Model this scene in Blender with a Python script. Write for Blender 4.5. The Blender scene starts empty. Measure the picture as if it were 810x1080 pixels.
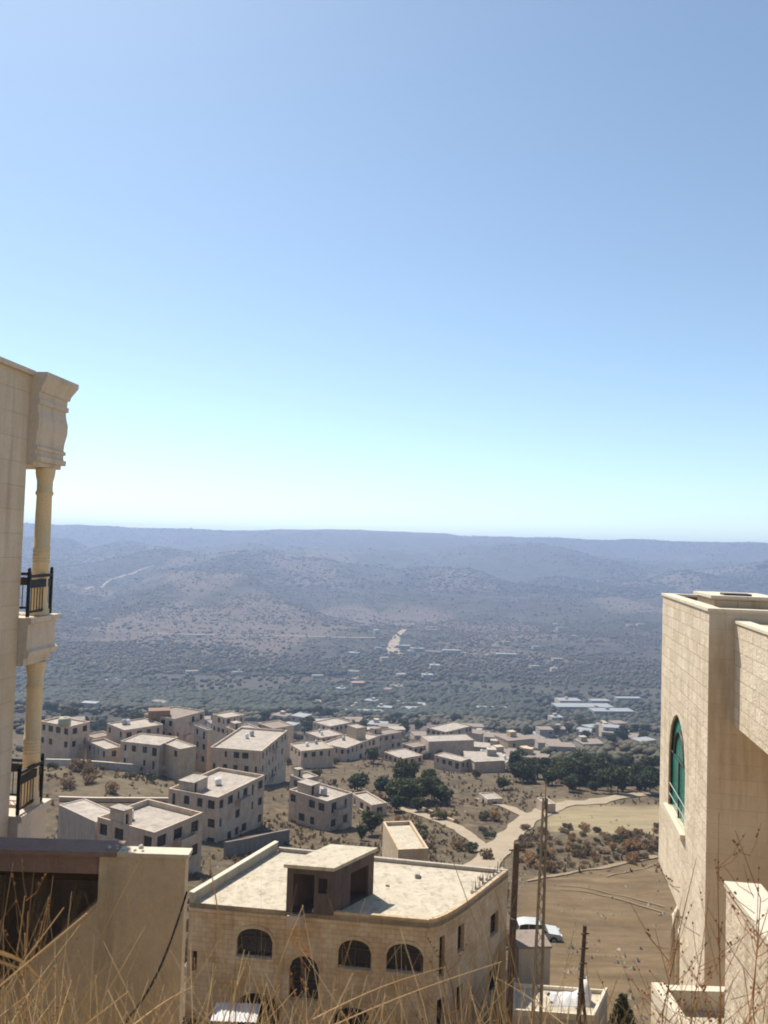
import bpy, math, random
import numpy as np
from mathutils import Vector, Matrix, Euler

random.seed(11)
rng = np.random.default_rng(11)
PI = math.pi
scene = bpy.context.scene
COL = scene.collection
rad = math.radians

# ------------------------------------------------------------------ camera
F = 830.0                                   # focal length in pixels of the 810 x 1080 photograph
cam_d = bpy.data.cameras.new('camera')
cam = bpy.data.objects.new('camera', cam_d)
COL.objects.link(cam)
cam_d.sensor_fit = 'VERTICAL'
cam_d.sensor_height = 36.0
cam_d.lens = 36.0 * F / 1080.0
cam_d.clip_start = 0.05
cam_d.dof.use_dof = True; cam_d.dof.focus_distance = 55.0; cam_d.dof.aperture_fstop = 10.0
cam_d.clip_end = 40000.0
CM = Matrix.Rotation(rad(90 + 2.4), 4, 'X') @ Matrix.Rotation(rad(1.8), 4, 'Z')
cam.matrix_world = CM
scene.camera = cam
CM3 = CM.to_3x3()
CI3 = CM3.inverted()


def ray(px, py):
    return CM3 @ Vector(((px - 405) / F, -(py - 540) / F, -1.0))


def P(px, py, Y):
    """point seen at photo pixel px, py at Y metres ahead"""
    d = ray(px, py)
    return d * (Y / d.y)


def proj(p):
    q = CI3 @ Vector(p)
    return 405 + F * q.x / -q.z, 540 - F * q.y / -q.z


# ------------------------------------------------------------------ noise + terrain
def _hash(ix, iy, s):
    h = (ix.astype(np.int64) * 374761393 + iy.astype(np.int64) * 668265263 + s * 1442695041) & 0x7fffffff
    h = ((h ^ (h >> 13)) * 1274126177) & 0x7fffffff
    return ((h ^ (h >> 16)) & 0xffff) / 65535.0


def vnoise(x, y, s=0):
    x = np.asarray(x, float); y = np.asarray(y, float)
    ix = np.floor(x); iy = np.floor(y)
    fx = x - ix; fy = y - iy
    fx = fx * fx * fx * (fx * (fx * 6 - 15) + 10); fy = fy * fy * fy * (fy * (fy * 6 - 15) + 10)
    a = _hash(ix, iy, s); b = _hash(ix + 1, iy, s); c = _hash(ix, iy + 1, s); d = _hash(ix + 1, iy + 1, s)
    return (a + (b - a) * fx) * (1 - fy) + (c + (d - c) * fx) * fy


def fbm(x, y, s=0, o=4):
    t = 0; a = 1; n = 0
    for k in range(o):
        t = t + a * (vnoise(x * 2 ** k, y * 2 ** k, s + k) - .5); n += a; a *= .5
    return t / n * 2


def sstep(a, b, x):
    t = np.clip((np.asarray(x, float) - a) / (b - a), 0, 1)
    return t * t * (3 - 2 * t)


PY = [-60, -1, 1.7, 3.0, 5, 8, 14, 22, 32, 42, 52, 62, 75, 90, 106, 135, 160, 190, 225, 260, 330, 420, 600, 800, 950, 1150, 1400, 1800,
      2300, 2900, 3500, 4200, 5200, 6500, 9600]
PZ = [-1.0, -1.5, -1.62, -2.5, -5.2, -9.5, -14, -18.5, -22.5, -26, -28.5, -31.5, -36, -40, -44.5, -51.5, -55, -60, -66, -72, -86, -103,
      -136, -165, -181, -190, -188, -165, -124, -74, -34, 22, 92, 40, -20]
_lf = np.linspace(math.log(61 - 60), math.log(9800), 2000)
_yy = np.exp(_lf) - 61 + 0.0


def ground(x, y):
    x = np.asarray(x, float); y = np.asarray(y, float)
    z = np.interp(y, PY, PZ)
    # smooth the kinks of the far profile
    for f in (.90, .95, 1.05, 1.10):
        z = z + np.interp(np.where(y > 20, y * f, y), PY, PZ)
    z = z / 5
    y0, y1 = float(np.min(y)), float(np.max(y))
    if y1 > 90 and y0 < 320: z = z + 6.2 * np.exp(-((x + 66) / 30) ** 2 - ((y - 182) / 42) ** 2)
    near = sstep(14, 45, y)
    if y1 > 14 and y0 < 900: z = z + near * (1 - sstep(500, 900, y)) * fbm(x / 26, y / 26, 3, 4) * 1.3
    if y1 > 120: z = z + sstep(120, 400, y) * fbm(x / 120, y / 120, 9, 3) * 5 * (1 - .7 * sstep(800, 1200, y))
    if y0 < 45: z = z + (1 - near) * fbm(x / 1.6, y / 1.6, 5, 3) * .1
    if y1 <= 1300: return z
    # far hillside: spurs and gullies
    fa = sstep(1300, 2300, y)
    g = np.abs(fbm(x / 820 + .22 * y / 800, y / 1500, 21, 4))
    z = z + fa * (1 - sstep(4300, 5000, y)) * (g - .30) * 165
    z = z + fa * fbm(x / 330, y / 420, 33, 4) * 20 * (1 - .45 * sstep(4300, 5000, y))
    for bx, by, sx, sy, am in ((1000, 4350, 800, 330, -75), (-1350, 4300, 1000, 300, -60), (200, 3300, 900, 260, -35), (2400, 3000, 700, 260, -40)):
        z = z + am * np.exp(-((x - bx) / sx) ** 2 - ((y - by) / sy) ** 2)
    z = z + sstep(3000, 4300, y) * fbm(x / 1500, y / 2600, 40, 3) * 26
    z = z + sstep(4300, 5000, y) * fbm(x / 210, y / 600, 44, 3) * 11
    return z


def gz(x, y):
    return float(ground(np.array([x]), np.array([y]))[0])


_march = np.exp(np.linspace(math.log(6.0), math.log(6000), 900))


def hit(px, py, ymin=6.0):
    """first ground point seen at a photo pixel"""
    d = ray(px, py); d = d / d.y
    ys = _march[_march >= ymin]; Y = ys[-1]
    for k0 in range(0, len(ys), 150):
        q = ys[max(0, k0 - 1):k0 + 150]
        below = ground(d.x * q, q) > d.z * q
        if below.any():
            k = int(np.argmax(below))
            if k == 0: Y = q[0]; break
            q = np.linspace(q[k - 1], q[k], 40); below = ground(d.x * q, q) > d.z * q
            Y = q[int(np.argmax(below))]; break
    return Vector((d.x * Y, Y, gz(d.x * Y, Y)))


# ------------------------------------------------------------------ materials
MATS = {}


def _mat(name):
    m = bpy.data.materials.new(name); m.use_nodes = True
    nt = m.node_tree; b = nt.nodes['Principled BSDF']
    return m, nt, b, nt.nodes, nt.links


def nmix(N, L, fac, a, b, mode='MIX'):
    n = N.new('ShaderNodeMix'); n.data_type = 'RGBA'; n.blend_type = mode
    for sock, v in ((n.inputs[0], fac), (n.inputs[6], a), (n.inputs[7], b)):
        if isinstance(v, (int, float)): sock.default_value = v
        elif isinstance(v, (tuple, list)): sock.default_value = tuple(v) + (1,) if len(v) == 3 else v
        else: L.new(v, sock)
    return n.outputs[2]


def nnoise(N, L, vec, scale, detail=5, rough=.6, lo=.35, hi=.65):
    n = N.new('ShaderNodeTexNoise'); n.inputs['Scale'].default_value = scale
    n.inputs['Detail'].default_value = detail; n.inputs['Roughness'].default_value = rough
    if vec is not None: L.new(vec, n.inputs['Vector'])
    r = N.new('ShaderNodeMapRange'); r.inputs[1].default_value = lo; r.inputs[2].default_value = hi
    L.new(n.outputs['Fac'], r.inputs[0])
    return r.outputs[0]


def nmap(N, L, vec, sc):
    n = N.new('ShaderNodeMapping'); n.inputs['Scale'].default_value = sc
    L.new(vec, n.inputs['Vector']); return n.outputs[0]


def bump(N, L, b, h, strength, dist):
    n = N.new('ShaderNodeBump'); n.inputs['Strength'].default_value = strength; n.inputs['Distance'].default_value = dist
    L.new(h, n.inputs['Height']); L.new(n.outputs[0], b.inputs['Normal'])


def plain(name, col, rough=.7, metal=0, var=.25, scale=3.0, spec=.3):
    m, nt, b, N, L = _mat(name)
    g = N.new('ShaderNodeNewGeometry')
    v = nnoise(N, L, g.outputs['Position'], scale)
    dark = tuple(c * (1 - var) for c in col); lite = tuple(min(1, c * (1 + var * .6)) for c in col)
    L.new(nmix(N, L, v, dark, lite), b.inputs['Base Color'])
    b.inputs['Roughness'].default_value = rough; b.inputs['Metallic'].default_value = metal
    b.inputs['Specular IOR Level'].default_value = spec
    MATS[name] = m
    return m


def stone(name, c1, c2, bw=.5, bh=.28, mortar=.012, mcol=None, bumpd=.012, stain=.35, rndhue=0.0, rough_face=0.0):
    """coursed stone, laid in metres through the walls' own UVs"""
    m, nt, b, N, L = _mat(name)
    tc = N.new('ShaderNodeTexCoord'); g = N.new('ShaderNodeNewGeometry')
    br = N.new('ShaderNodeTexBrick')
    br.inputs['Scale'].default_value = 1.0
    br.inputs['Brick Width'].default_value = bw; br.inputs['Row Height'].default_value = bh
    br.inputs['Mortar Size'].default_value = mortar; br.inputs['Mortar Smooth'].default_value = .3
    br.inputs['Color1'].default_value = c1 + (1,); br.inputs['Color2'].default_value = c2 + (1,)
    br.inputs['Mortar'].default_value = (mcol or tuple(c * .62 for c in c1)) + (1,)
    L.new(tc.outputs['UV'], br.inputs['Vector'])
    blotch = nnoise(N, L, g.outputs['Position'], .7, 6, .65, .3, .7)
    col = nmix(N, L, blotch, br.outputs['Color'], nmix(N, L, 1.0, br.outputs['Color'], tuple(1 - stain * k for k in (.55, .75, 1.0)), 'MULTIPLY'))
    st = nnoise(N, L, nmap(N, L, g.outputs['Position'], (3.0, 3.0, .25)), 1.0, 5, .6, .52, .75)
    col = nmix(N, L, st, col, nmix(N, L, 1.0, col, (.70, .66, .60), 'MULTIPLY'))
    fine = nnoise(N, L, g.outputs['Position'], 22, 4, .7, .25, .75)
    col = nmix(N, L, fine, nmix(N, L, 1.0, col, (.86, .85, .83), 'MULTIPLY'), col)
    if rndhue:
        oi = N.new('ShaderNodeObjectInfo'); r = N.new('ShaderNodeValToRGB')
        r.color_ramp.elements[0].color = (1 - rndhue, 1 - rndhue * .9, 1 - rndhue * .8, 1)
        r.color_ramp.elements[1].color = (1, 1 - rndhue * .15, 1 - rndhue * .4, 1)
        L.new(oi.outputs['Random'], r.inputs[0])
        col = nmix(N, L, 1.0, col, r.outputs[0], 'MULTIPLY')
    L.new(col, b.inputs['Base Color'])
    b.inputs['Roughness'].default_value = .85; b.inputs['Specular IOR Level'].default_value = .2
    h = N.new('ShaderNodeMath'); h.operation = 'MULTIPLY_ADD'
    L.new(br.outputs['Fac'], h.inputs[0]); h.inputs[1].default_value = -1.0
    rf = nnoise(N, L, g.outputs['Position'], 9 if rough_face else 30, 5, .7, .2, .8)
    k = N.new('ShaderNodeMath'); k.operation = 'MULTIPLY'; L.new(rf, k.inputs[0]); k.inputs[1].default_value = .35 + rough_face
    L.new(k.outputs[0], h.inputs[2])
    bump(N, L, b, h.outputs[0], .8, bumpd)
    MATS[name] = m
    return m


def plaster(name, col, stain_col, rough=.9, scale=1.0, streak=.5):
    m, nt, b, N, L = _mat(name)
    g = N.new('ShaderNodeNewGeometry')
    a = nnoise(N, L, g.outputs['Position'], .8 * scale, 7, .65, .3, .7)
    s = nnoise(N, L, nmap(N, L, g.outputs['Position'], (2.2, 2.2, .3)), 1.2 * scale, 5, .6, .5, .78)
    f = nnoise(N, L, g.outputs['Position'], 14 * scale, 5, .75, .3, .7)
    c = nmix(N, L, a, col, stain_col)
    c = nmix(N, L, s, c, tuple(x * (1 - streak) for x in stain_col))
    c = nmix(N, L, f, nmix(N, L, 1.0, c, (.82, .81, .80), 'MULTIPLY'), c)
    L.new(c, b.inputs['Base Color']); b.inputs['Roughness'].default_value = rough
    b.inputs['Specular IOR Level'].default_value = .2
    bump(N, L, b, f, .5, .012)
    MATS[name] = m
    return m


def glass(name, col, rough=.12):
    m, nt, b, N, L = _mat(name)
    g = N.new('ShaderNodeNewGeometry')
    v = nnoise(N, L, g.outputs['Position'], 1.3, 2, .5, .3, .7)
    L.new(nmix(N, L, v, tuple(c * .5 for c in col), col), b.inputs['Base Color'])
    b.inputs['Roughness'].default_value = rough; b.inputs['Specular IOR Level'].default_value = .5
    MATS[name] = m
    return m


def leafmat(name, c1, c2, trans=.25):
    m, nt, b, N, L = _mat(name)
    g = N.new('ShaderNodeNewGeometry'); oi = N.new('ShaderNodeObjectInfo')
    v = nnoise(N, L, g.outputs['Position'], .9, 3, .6, .3, .7)
    c = nmix(N, L, v, c1, c2)
    r = N.new('ShaderNodeValToRGB'); r.color_ramp.elements[0].color = (.60, .66, .62, 1); r.color_ramp.elements[1].color = (1.75, 1.45, 1.05, 1)
    L.new(oi.outputs['Random'], r.inputs[0])
    c = nmix(N, L, 1.0, c, r.outputs[0], 'MULTIPLY')
    L.new(c, b.inputs['Base Color']); b.inputs['Roughness'].default_value = .7
    b.inputs['Specular IOR Level'].default_value = .15
    if trans:
        t = N.new('ShaderNodeBsdfTranslucent'); L.new(c, t.inputs['Color'])
        mx = N.new('ShaderNodeMixShader'); mx.inputs[0].default_value = trans
        L.new(b.outputs[0], mx.inputs[1]); L.new(t.outputs[0], mx.inputs[2])
        L.new(mx.outputs[0], N['Material Output'].inputs['Surface'])
    MATS[name] = m
    return m


stone('lime_stone', (.62, .49, .35), (.54, .425, .30), .55, .30, .010, stain=.3)
stone('pale_stone', (.66, .575, .455), (.55, .47, .365), .55, .31, .013, mcol=(.47, .39, .29), stain=.18, bumpd=.035, rough_face=.7)
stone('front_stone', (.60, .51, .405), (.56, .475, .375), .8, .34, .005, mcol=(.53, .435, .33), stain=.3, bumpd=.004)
stone('villa_stone', (.65, .545, .41), (.56, .46, .34), .48, .26, .010, mcol=(.44, .35, .245), stain=.6)
stone('town_stone', (.74, .615, .515), (.68, .565, .47), .6, .3, .01, stain=.45, rndhue=.26)
plaster('tan_render', (.64, .525, .38), (.51, .41, .29), streak=.35)
plaster('roof_cream', (.52, .46, .36), (.40, .35, .265), scale=1.2, streak=.45)
plaster('coping_stone', (.62, .55, .44), (.55, .48, .375), scale=2, streak=.15)
plaster('moulded_stone', (.62, .52, .42), (.55, .46, .37), scale=1.5, streak=.3)
plaster('column_stone', (.70, .55, .35), (.65, .51, .325), scale=2, streak=.1)
plaster('raw_concrete', (.24, .215, .19), (.18, .16, .14), scale=1.0, streak=.4)
plaster('dark_concrete', (.50, .41, .34), (.40, .325, .27), scale=1.0, streak=.4)
plaster('grey_block', (.46, .41, .34), (.37, .33, .27), scale=1.0, streak=.3)
plaster('roof_town', (.44, .39, .33), (.28, .24, .20), scale=.7, streak=.4)
plaster('roof_dust', (.27, .22, .18), (.21, .17, .14), scale=.7, streak=.4)
plaster('white_wall', (.48, .43, .37), (.40, .36, .31), scale=.9, streak=.3)
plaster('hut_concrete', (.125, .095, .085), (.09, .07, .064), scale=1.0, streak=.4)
plaster('purple_slab', (.30, .215, .18), (.24, .17, .145), scale=1, streak=.15)
plaster('red_earth_wall', (.28, .18, .12), (.22, .14, .10), scale=.8, streak=.3)
glass('dark_glass', (.022, .019, .020), .25)
glass('green_glass', (.02, .20, .145), .2)
plain('white_frame', (.72, .72, .68), .5, var=.1)
plain('dark_frame', (.045, .035, .03), .5, var=.2)
plain('black_iron', (.022, .024, .028), .45, .3, var=.2)
plain('wood_pole', (.075, .05, .035), .85, var=.4, scale=5)
plain('steel_pole', (.15, .12, .09), .6, .3, var=.3, scale=4)
plain('car_white', (.42, .42, .40), .35, var=.06)
plain('rubber', (.025, .025, .027), .8, var=.2)
plain('tank_white', (.72, .72, .70), .5, var=.15)
plain('tank_grey', (.38, .38, .37), .45, .3, var=.2)
plain('tank_dark', (.05, .05, .055), .5, var=.2)
plain('tank_green', (.38, .36, .24), .6, var=.2)
plain('shed_white', (.25, .25, .24), .5, var=.12, scale=.3)
plain('shed_red', (.30, .17, .12), .7, var=.2, scale=.3)
plain('tarp_white', (.52, .51, .50), .55, var=.15, scale=2)
plain('cable_black', (.012, .011, .011), .95, var=.1, spec=0)
plain('bark', (.13, .095, .07), .9, var=.4, scale=2)
plain('rusty_steel', (.16, .085, .05), .85, var=.4, scale=6)
plain('stray_stone', (.30, .25, .19), .9, var=.35, scale=1.5)
plain('rubble', (.50, .45, .38), .9, var=.3, scale=6)
leafmat('leaf_dark', (.030, .042, .022), (.062, .078, .038))
leafmat('leaf_olive', (.060, .066, .042), (.105, .108, .066))
leafmat('leaf_scrub', (.125, .088, .060), (.215, .155, .105))
leafmat('grass_dry', (.38, .26, .155), (.64, .50, .33), .5)
leafmat('weed_brown', (.24, .12, .06), (.36, .21, .11), .3)
leafmat('leaf_belt', (.013, .019, .014), (.030, .038, .026), 0)  # very dark: self-shade that the smooth crowns lack is put into the leaf colour
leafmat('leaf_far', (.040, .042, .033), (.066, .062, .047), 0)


def ground_material():
    m, nt, b, N, L = _mat('ground_soil')
    g = N.new('ShaderNodeNewGeometry'); pos = g.outputs['Position']

    def attr(n):
        a = N.new('ShaderNodeAttribute'); a.attribute_name = n; return a.outputs['Fac']
    # near and middle slopes: straw, soil and grey scrub cover
    n1 = nnoise(N, L, pos, .10, 8, .68, .36, .64)
    n2 = nnoise(N, L, pos, .45, 7, .7, .40, .62)
    n3 = nnoise(N, L, pos, 3.0, 6, .75, .3, .7)
    c = nmix(N, L, n1, (.200, .148, .090), (.130, .096, .060))
    c = nmix(N, L, n2, c, (.078, .066, .045))
    c = nmix(N, L, n3, c, nmix(N, L, 1.0, c, (.72, .70, .68), 'MULTIPLY'))
    # opened earth
    e1 = nnoise(N, L, nmap(N, L, pos, (.10, .42, .5)), 1.0, 7, .7, .38, .62)
    e2 = nnoise(N, L, pos, 1.2, 6, .7, .3, .7)
    e = nmix(N, L, e1, (.215, .152, .085), (.155, .107, .058))
    e3 = nnoise(N, L, pos, .16, 7, .7, .40, .62)
    e = nmix(N, L, e3, e, nmix(N, L, 1.0, e, (.74, .74, .76), 'MULTIPLY'))
    e = nmix(N, L, e2, nmix(N, L, 1.0, e, (.86, .85, .84), 'MULTIPLY'), e)
    c = nmix(N, L, attr('earth'), c, e)
    c = nmix(N, L, attr('straw'), c, nmix(N, L, n3, (.52, .40, .235), (.40, .30, .17)))
    fl = nmix(N, L, e1, (.29, .235, .14), (.22, .175, .10))
    c = nmix(N, L, attr('field'), c, fl)
    # far country: pasture, bare slopes, terraces, dark scrub
    f1 = nnoise(N, L, nmap(N, L, pos, (.0016, .0030, .004)), 1.0, 9, .68, .40, .60)
    f2 = nnoise(N, L, nmap(N, L, pos, (.006, .011, .02)), 1.0, 8, .72, .42, .60)
    f3 = nnoise(N, L, nmap(N, L, pos, (.03, .03, .05)), 1.0, 6, .7, .35, .65)
    f = nmix(N, L, f1, (.100, .084, .068), (.072, .064, .052))
    f = nmix(N, L, f2, f, (.066, .060, .044))
    f4 = nnoise(N, L, nmap(N, L, pos, (.010, .034, .06)), 1.0, 7, .72, .46, .60)
    f = nmix(N, L, f4, f, nmix(N, L, 1.0, f, (.62, .63, .62), 'MULTIPLY'))
    f = nmix(N, L, f3, f, nmix(N, L, 1.0, f, (.66, .68, .68), 'MULTIPLY'))
    vb = nmix(N, L, f2, (.070, .060, .044), (.036, .040, .030))
    f = nmix(N, L, attr('belt'), f, vb)
    pf = nmix(N, L, f3, (.128, .098, .078), (.100, .080, .064))
    f = nmix(N, L, attr('plough'), f, pf)
    c = nmix(N, L, attr('far'), c, f)
    L.new(c, b.inputs['Base Color']); b.inputs['Roughness'].default_value = .95
    b.inputs['Specular IOR Level'].default_value = .1
    bump(N, L, b, n3, .6, .25)
    MATS['ground_soil'] = m
    return m


def track_material(name, c1, c2):
    m, nt, b, N, L = _mat(name)
    g = N.new('ShaderNodeNewGeometry')
    a = nnoise(N, L, g.outputs['Position'], .5, 6, .7, .3, .7)
    L.new(nmix(N, L, a, c1, c2), b.inputs['Base Color']); b.inputs['Roughness'].default_value = .95
    MATS[name] = m


ground_material()
track_material('track_dust', (.30, .24, .16), (.23, .175, .115))
track_material('bank_earth', (.225, .162, .092), (.16, .112, .06))
track_material('wheel_rut', (.15, .105, .06), (.19, .13, .075))


# ------------------------------------------------------------------ mesh builder
class MB:
    def __init__(s):
        s.v = []; s.f = []; s.m = []; s.smooth = []

    def face(s, pts, mi=0, sm=False):
        i = len(s.v); s.v.extend([tuple(p) for p in pts]); s.f.append(tuple(range(i, i + len(pts)))); s.m.append(mi); s.smooth.append(sm)

    def grid(s, rows, mi=0, sm=True, close=False):
        """rows of equal length, joined to strips; close joins the last column to the first"""
        i = len(s.v); n = len(rows[0])
        for r in rows: s.v.extend([tuple(p) for p in r])
        for a in range(len(rows) - 1):
            for b in range(n if close else n - 1):
                c = (b + 1) % n
                s.f.append((i + a * n + b, i + a * n + c, i + (a + 1) * n + c, i + (a + 1) * n + b)); s.m.append(mi); s.smooth.append(sm)

    def box(s, o, u, v, w, mi=0):
        """corner o and three edge vectors"""
        o, u, v, w = map(Vector, (o, u, v, w))
        if u.cross(v).dot(w) < 0: u, v = v, u
        p = [o, o + u, o + u + v, o + v]; q = [a + w for a in p]
        s.face(p[::-1], mi); s.face(q, mi)
        for k in range(4):
            s.face([p[k], p[(k + 1) % 4], q[(k + 1) % 4], q[k]], mi)

    def cbox(s, c, sx, sy, sz, mi=0, rz=0):
        """box on its base centre"""
        u = Vector((math.cos(rz), math.sin(rz), 0)); v = Vector((-u.y, u.x, 0))
        c = Vector(c)
        s.box(c - u * sx / 2 - v * sy / 2, u * sx, v * sy, (0, 0, sz), mi)

    def prism(s, poly, z0, z1, mi=0, top=True, bottom=True):
        a = [Vector((p[0], p[1], z0)) for p in poly]; b = [Vector((p[0], p[1], z1)) for p in poly]
        n = len(poly)
        if bottom: s.face(a[::-1], mi)
        if top: s.face(b, mi)
        for k in range(n):
            s.face([a[k], a[(k + 1) % n], b[(k + 1) % n], b[k]], mi)

    def tube(s, pts, r, n=6, mi=0, cap=True):
        pts = [Vector(p) for p in pts]
        rr = r if isinstance(r, (list, tuple)) else [r] * len(pts)
        rows = []
        for i, p in enumerate(pts):
            t = (pts[min(i + 1, len(pts) - 1)] - pts[max(i - 1, 0)]).normalized()
            a = t.cross(Vector((0, 0, 1)))
            if a.length < .1: a = t.cross(Vector((1, 0, 0)))
            a.normalize(); b = t.cross(a)
            rows.append([p + (a * math.cos(2 * PI * k / n) + b * math.sin(2 * PI * k / n)) * rr[i] for k in range(n)])
        s.grid(rows, mi, True, True)
        if cap:
            s.face(rows[0], mi); s.face(rows[-1][::-1], mi)

    def lathe(s, c, prof, n=16, mi=0):
        c = Vector(c)
        rows = [[c + Vector((r * math.cos(2 * PI * k / n), r * math.sin(2 * PI * k / n), z)) for k in range(n)] for r, z in prof]
        s.grid(rows, mi, True, True)
        s.face(rows[-1], mi); s.face(rows[0][::-1], mi)

    def build(s, name, mats, parent=None, origin=None):
        if parent is not None: origin = parent['_o'] if '_o' in parent else (0, 0, 0)
        o = Vector(origin if origin is not None else (0, 0, 0))
        me = bpy.data.meshes.new(name)
        vs = np.array(s.v, dtype=float) - np.array(o)
        me.from_pydata(vs.tolist(), [], s.f)
        if isinstance(mats, str): mats = [mats]
        for mm in mats: me.materials.append(MATS[mm])
        me.polygons.foreach_set('material_index', s.m)
        me.polygons.foreach_set('use_smooth', s.smooth)
        uv = me.uv_layers.new(name='UVMap')
        data = np.zeros((len(me.loops), 2), dtype=np.float32)
        li = 0
        for f in s.f:
            p = [s.v[k] for k in f]
            a = Vector(p[0]); nrm = Vector((0, 0, 0))
            for k in range(1, len(p) - 1):
                nrm += (Vector(p[k]) - a).cross(Vector(p[k + 1]) - a)
            if nrm.length > 0: nrm.normalize()
            if abs(nrm.z) > .7:
                for q in p: data[li] = (q[0], q[1]); li += 1
            else:
                t = Vector((-nrm.y, nrm.x, 0))
                if t.length < 1e-6: t = Vector((1, 0, 0))
                t.normalize()
                for q in p: data[li] = (q[0] * t.x + q[1] * t.y, q[2]); li += 1
        uv.data.foreach_set('uv', data.ravel())
        me.validate(); me.update()
        ob = bpy.data.objects.new(name, me)
        COL.objects.link(ob)
        if parent is not None: ob.parent = parent; ob['_o'] = tuple(o)
        else: ob.location = o; ob['_o'] = tuple(o)
        return ob


def tag(o, label=None, cat=None, group=None, kind=None):
    if label: o['label'] = label
    if cat: o['category'] = cat
    if group: o['group'] = group
    if kind: o['kind'] = kind
    return o


def thing(name, label, cat, loc, group=None):
    o = bpy.data.objects.new(name, None); COL.objects.link(o)
    o.location = loc; o.empty_display_size = .2; o['_o'] = tuple(loc)
    return tag(o, label, cat, group)


def dup(root, loc, rz=0, sc=1.0, label=None, group=None):
    r = root.copy(); COL.objects.link(r)
    r.location = loc; r.rotation_euler = (0, 0, rz); r.scale = (sc, sc, sc) if isinstance(sc, (int, float)) else sc
    if label: r['label'] = label
    if group: r['group'] = group
    for ch in root.children:
        c = ch.copy(); COL.objects.link(c); c.parent = r
        for g in ch.children:
            d = g.copy(); COL.objects.link(d); d.parent = c
    return r


# ------------------------------------------------------------------ walls with openings
def arch_pts(op, n=10):
    """points of an opening's head, from its x0 to its x1"""
    x0, x1, zt = op['x0'], op['x1'], op['z1']; w = x1 - x0; kind = op.get('arch')
    rise = op.get('rise', w / 2); zs = zt - rise
    out = []
    for k in range(n + 1):
        t = k / n
        if kind == 'pointed':
            u = min(t, 1 - t) * 2                     # 0 at the jamb, 1 at the apex
            z = zs + rise * math.sin(math.acos(max(-1, min(1, 1 - u)))) ** 1.0 if False else zs + rise * math.sqrt(max(0, 1 - (1 - u) ** 1.7))
        else:
            z = zs + rise * math.sqrt(max(0, 1 - (2 * t - 1) ** 2))
        out.append((x0 + w * t, z))
    return out


def wall_face(mb, o, u, w, h, ops=(), depth=.2, mi=0):
    """vertical face from corner o along unit u; outward is u x z; openings get reveals"""
    o = Vector(o); u = Vector(u); inn = -Vector((u.y, -u.x, 0))
    at = lambda x, z, d=0: o + u * x + Vector((0, 0, z)) + inn * d
    xs = sorted({0.0, w} | {a for q in ops for a in (q['x0'], q['x1'])})
    zs = sorted({0.0, h} | {a for q in ops for a in (q['z0'], q['z1'])})
    for i in range(len(xs) - 1):
        for j in range(len(zs) - 1):
            cx = (xs[i] + xs[i + 1]) / 2; cz = (zs[j] + zs[j + 1]) / 2
            if any(q['x0'] < cx < q['x1'] and q['z0'] < cz < q['z1'] for q in ops): continue
            mb.face([at(xs[i], zs[j]), at(xs[i + 1], zs[j]), at(xs[i + 1], zs[j + 1]), at(xs[i], zs[j + 1])], mi)
    for q in ops:
        x0, x1, z0, z1 = q['x0'], q['x1'], q['z0'], q['z1']; d = q.get('depth', depth)
        if q.get('arch'):
            ap = arch_pts(q)
            for k in range(len(ap) - 1):
                (xa, za), (xb, zb) = ap[k], ap[k + 1]
                pts = [at(xa, za), at(xb, zb), at(xb, z1), at(xa, z1)]
                if z1 - za < 1e-5: pts = pts[:3]
                elif z1 - zb < 1e-5: pts = [pts[0], pts[1], pts[3]]
                mb.face(pts, mi)
                mb.face([at(xa, za, d), at(xb, zb, d), at(xb, zb), at(xa, za)], mi)
            zt0 = ap[0][1]
        else:
            mb.face([at(x0, z1, d), at(x1, z1, d), at(x1, z1), at(x0, z1)], mi); zt0 = z1
        mb.face([at(x0, z0), at(x1, z0), at(x1, z0, d), at(x0, z0, d)], mi)
        mb.face([at(x0, z0), at(x0, z0, d), at(x0, zt0, d), at(x0, zt0)], mi)
        mb.face([at(x1, z0, d), at(x1, z0), at(x1, zt0), at(x1, zt0, d)], mi)


def window_part(parent, o, u, q, depth, glassm='dark_glass', framem=None, name='window', bars=(1, 1), fw=.05):
    """a window: glazing with (optionally) its frame as a sub-part, set in an opening"""
    o = Vector(o); u = Vector(u); inn = -Vector((u.y, -u.x, 0))
    at = lambda x, z, d=0: o + u * x + Vector((0, 0, z)) + inn * d
    e = .02
    mb = MB(); d = depth
    mb.box(at(q['x0'] - e, q['z0'] - e, d + .002), u * (q['x1'] - q['x0'] + 2 * e), inn * .03, (0, 0, q['z1'] - q['z0'] + 2 * e))
    g = mb.build(name, glassm, parent)
    if framem:
        fb = MB(); w = q['x1'] - q['x0']; h = q['z1'] - q['z0']
        dd = d - .05
        for k in range(bars[0] + 1):
            x = q['x0'] + (w - fw) * k / bars[0]
            hh = h
            if q.get('arch'):
                zz = np.interp(x + fw / 2, [p[0] for p in arch_pts(q)], [p[1] for p in arch_pts(q)]); hh = zz - q['z0']
            fb.box(at(x, q['z0'], dd), u * fw, inn * .045, (0, 0, hh))
        for k in range(bars[1] + 1):
            top = h - (q.get('rise', w / 2) if q.get('arch') else fw)
            z = q['z0'] + top * k / bars[1]
            fb.box(at(q['x0'] + fw, z, dd + .004), u * (w - 2 * fw), inn * .036, (0, 0, fw))
        fb.build('frame', framem, g)
    return g


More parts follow.
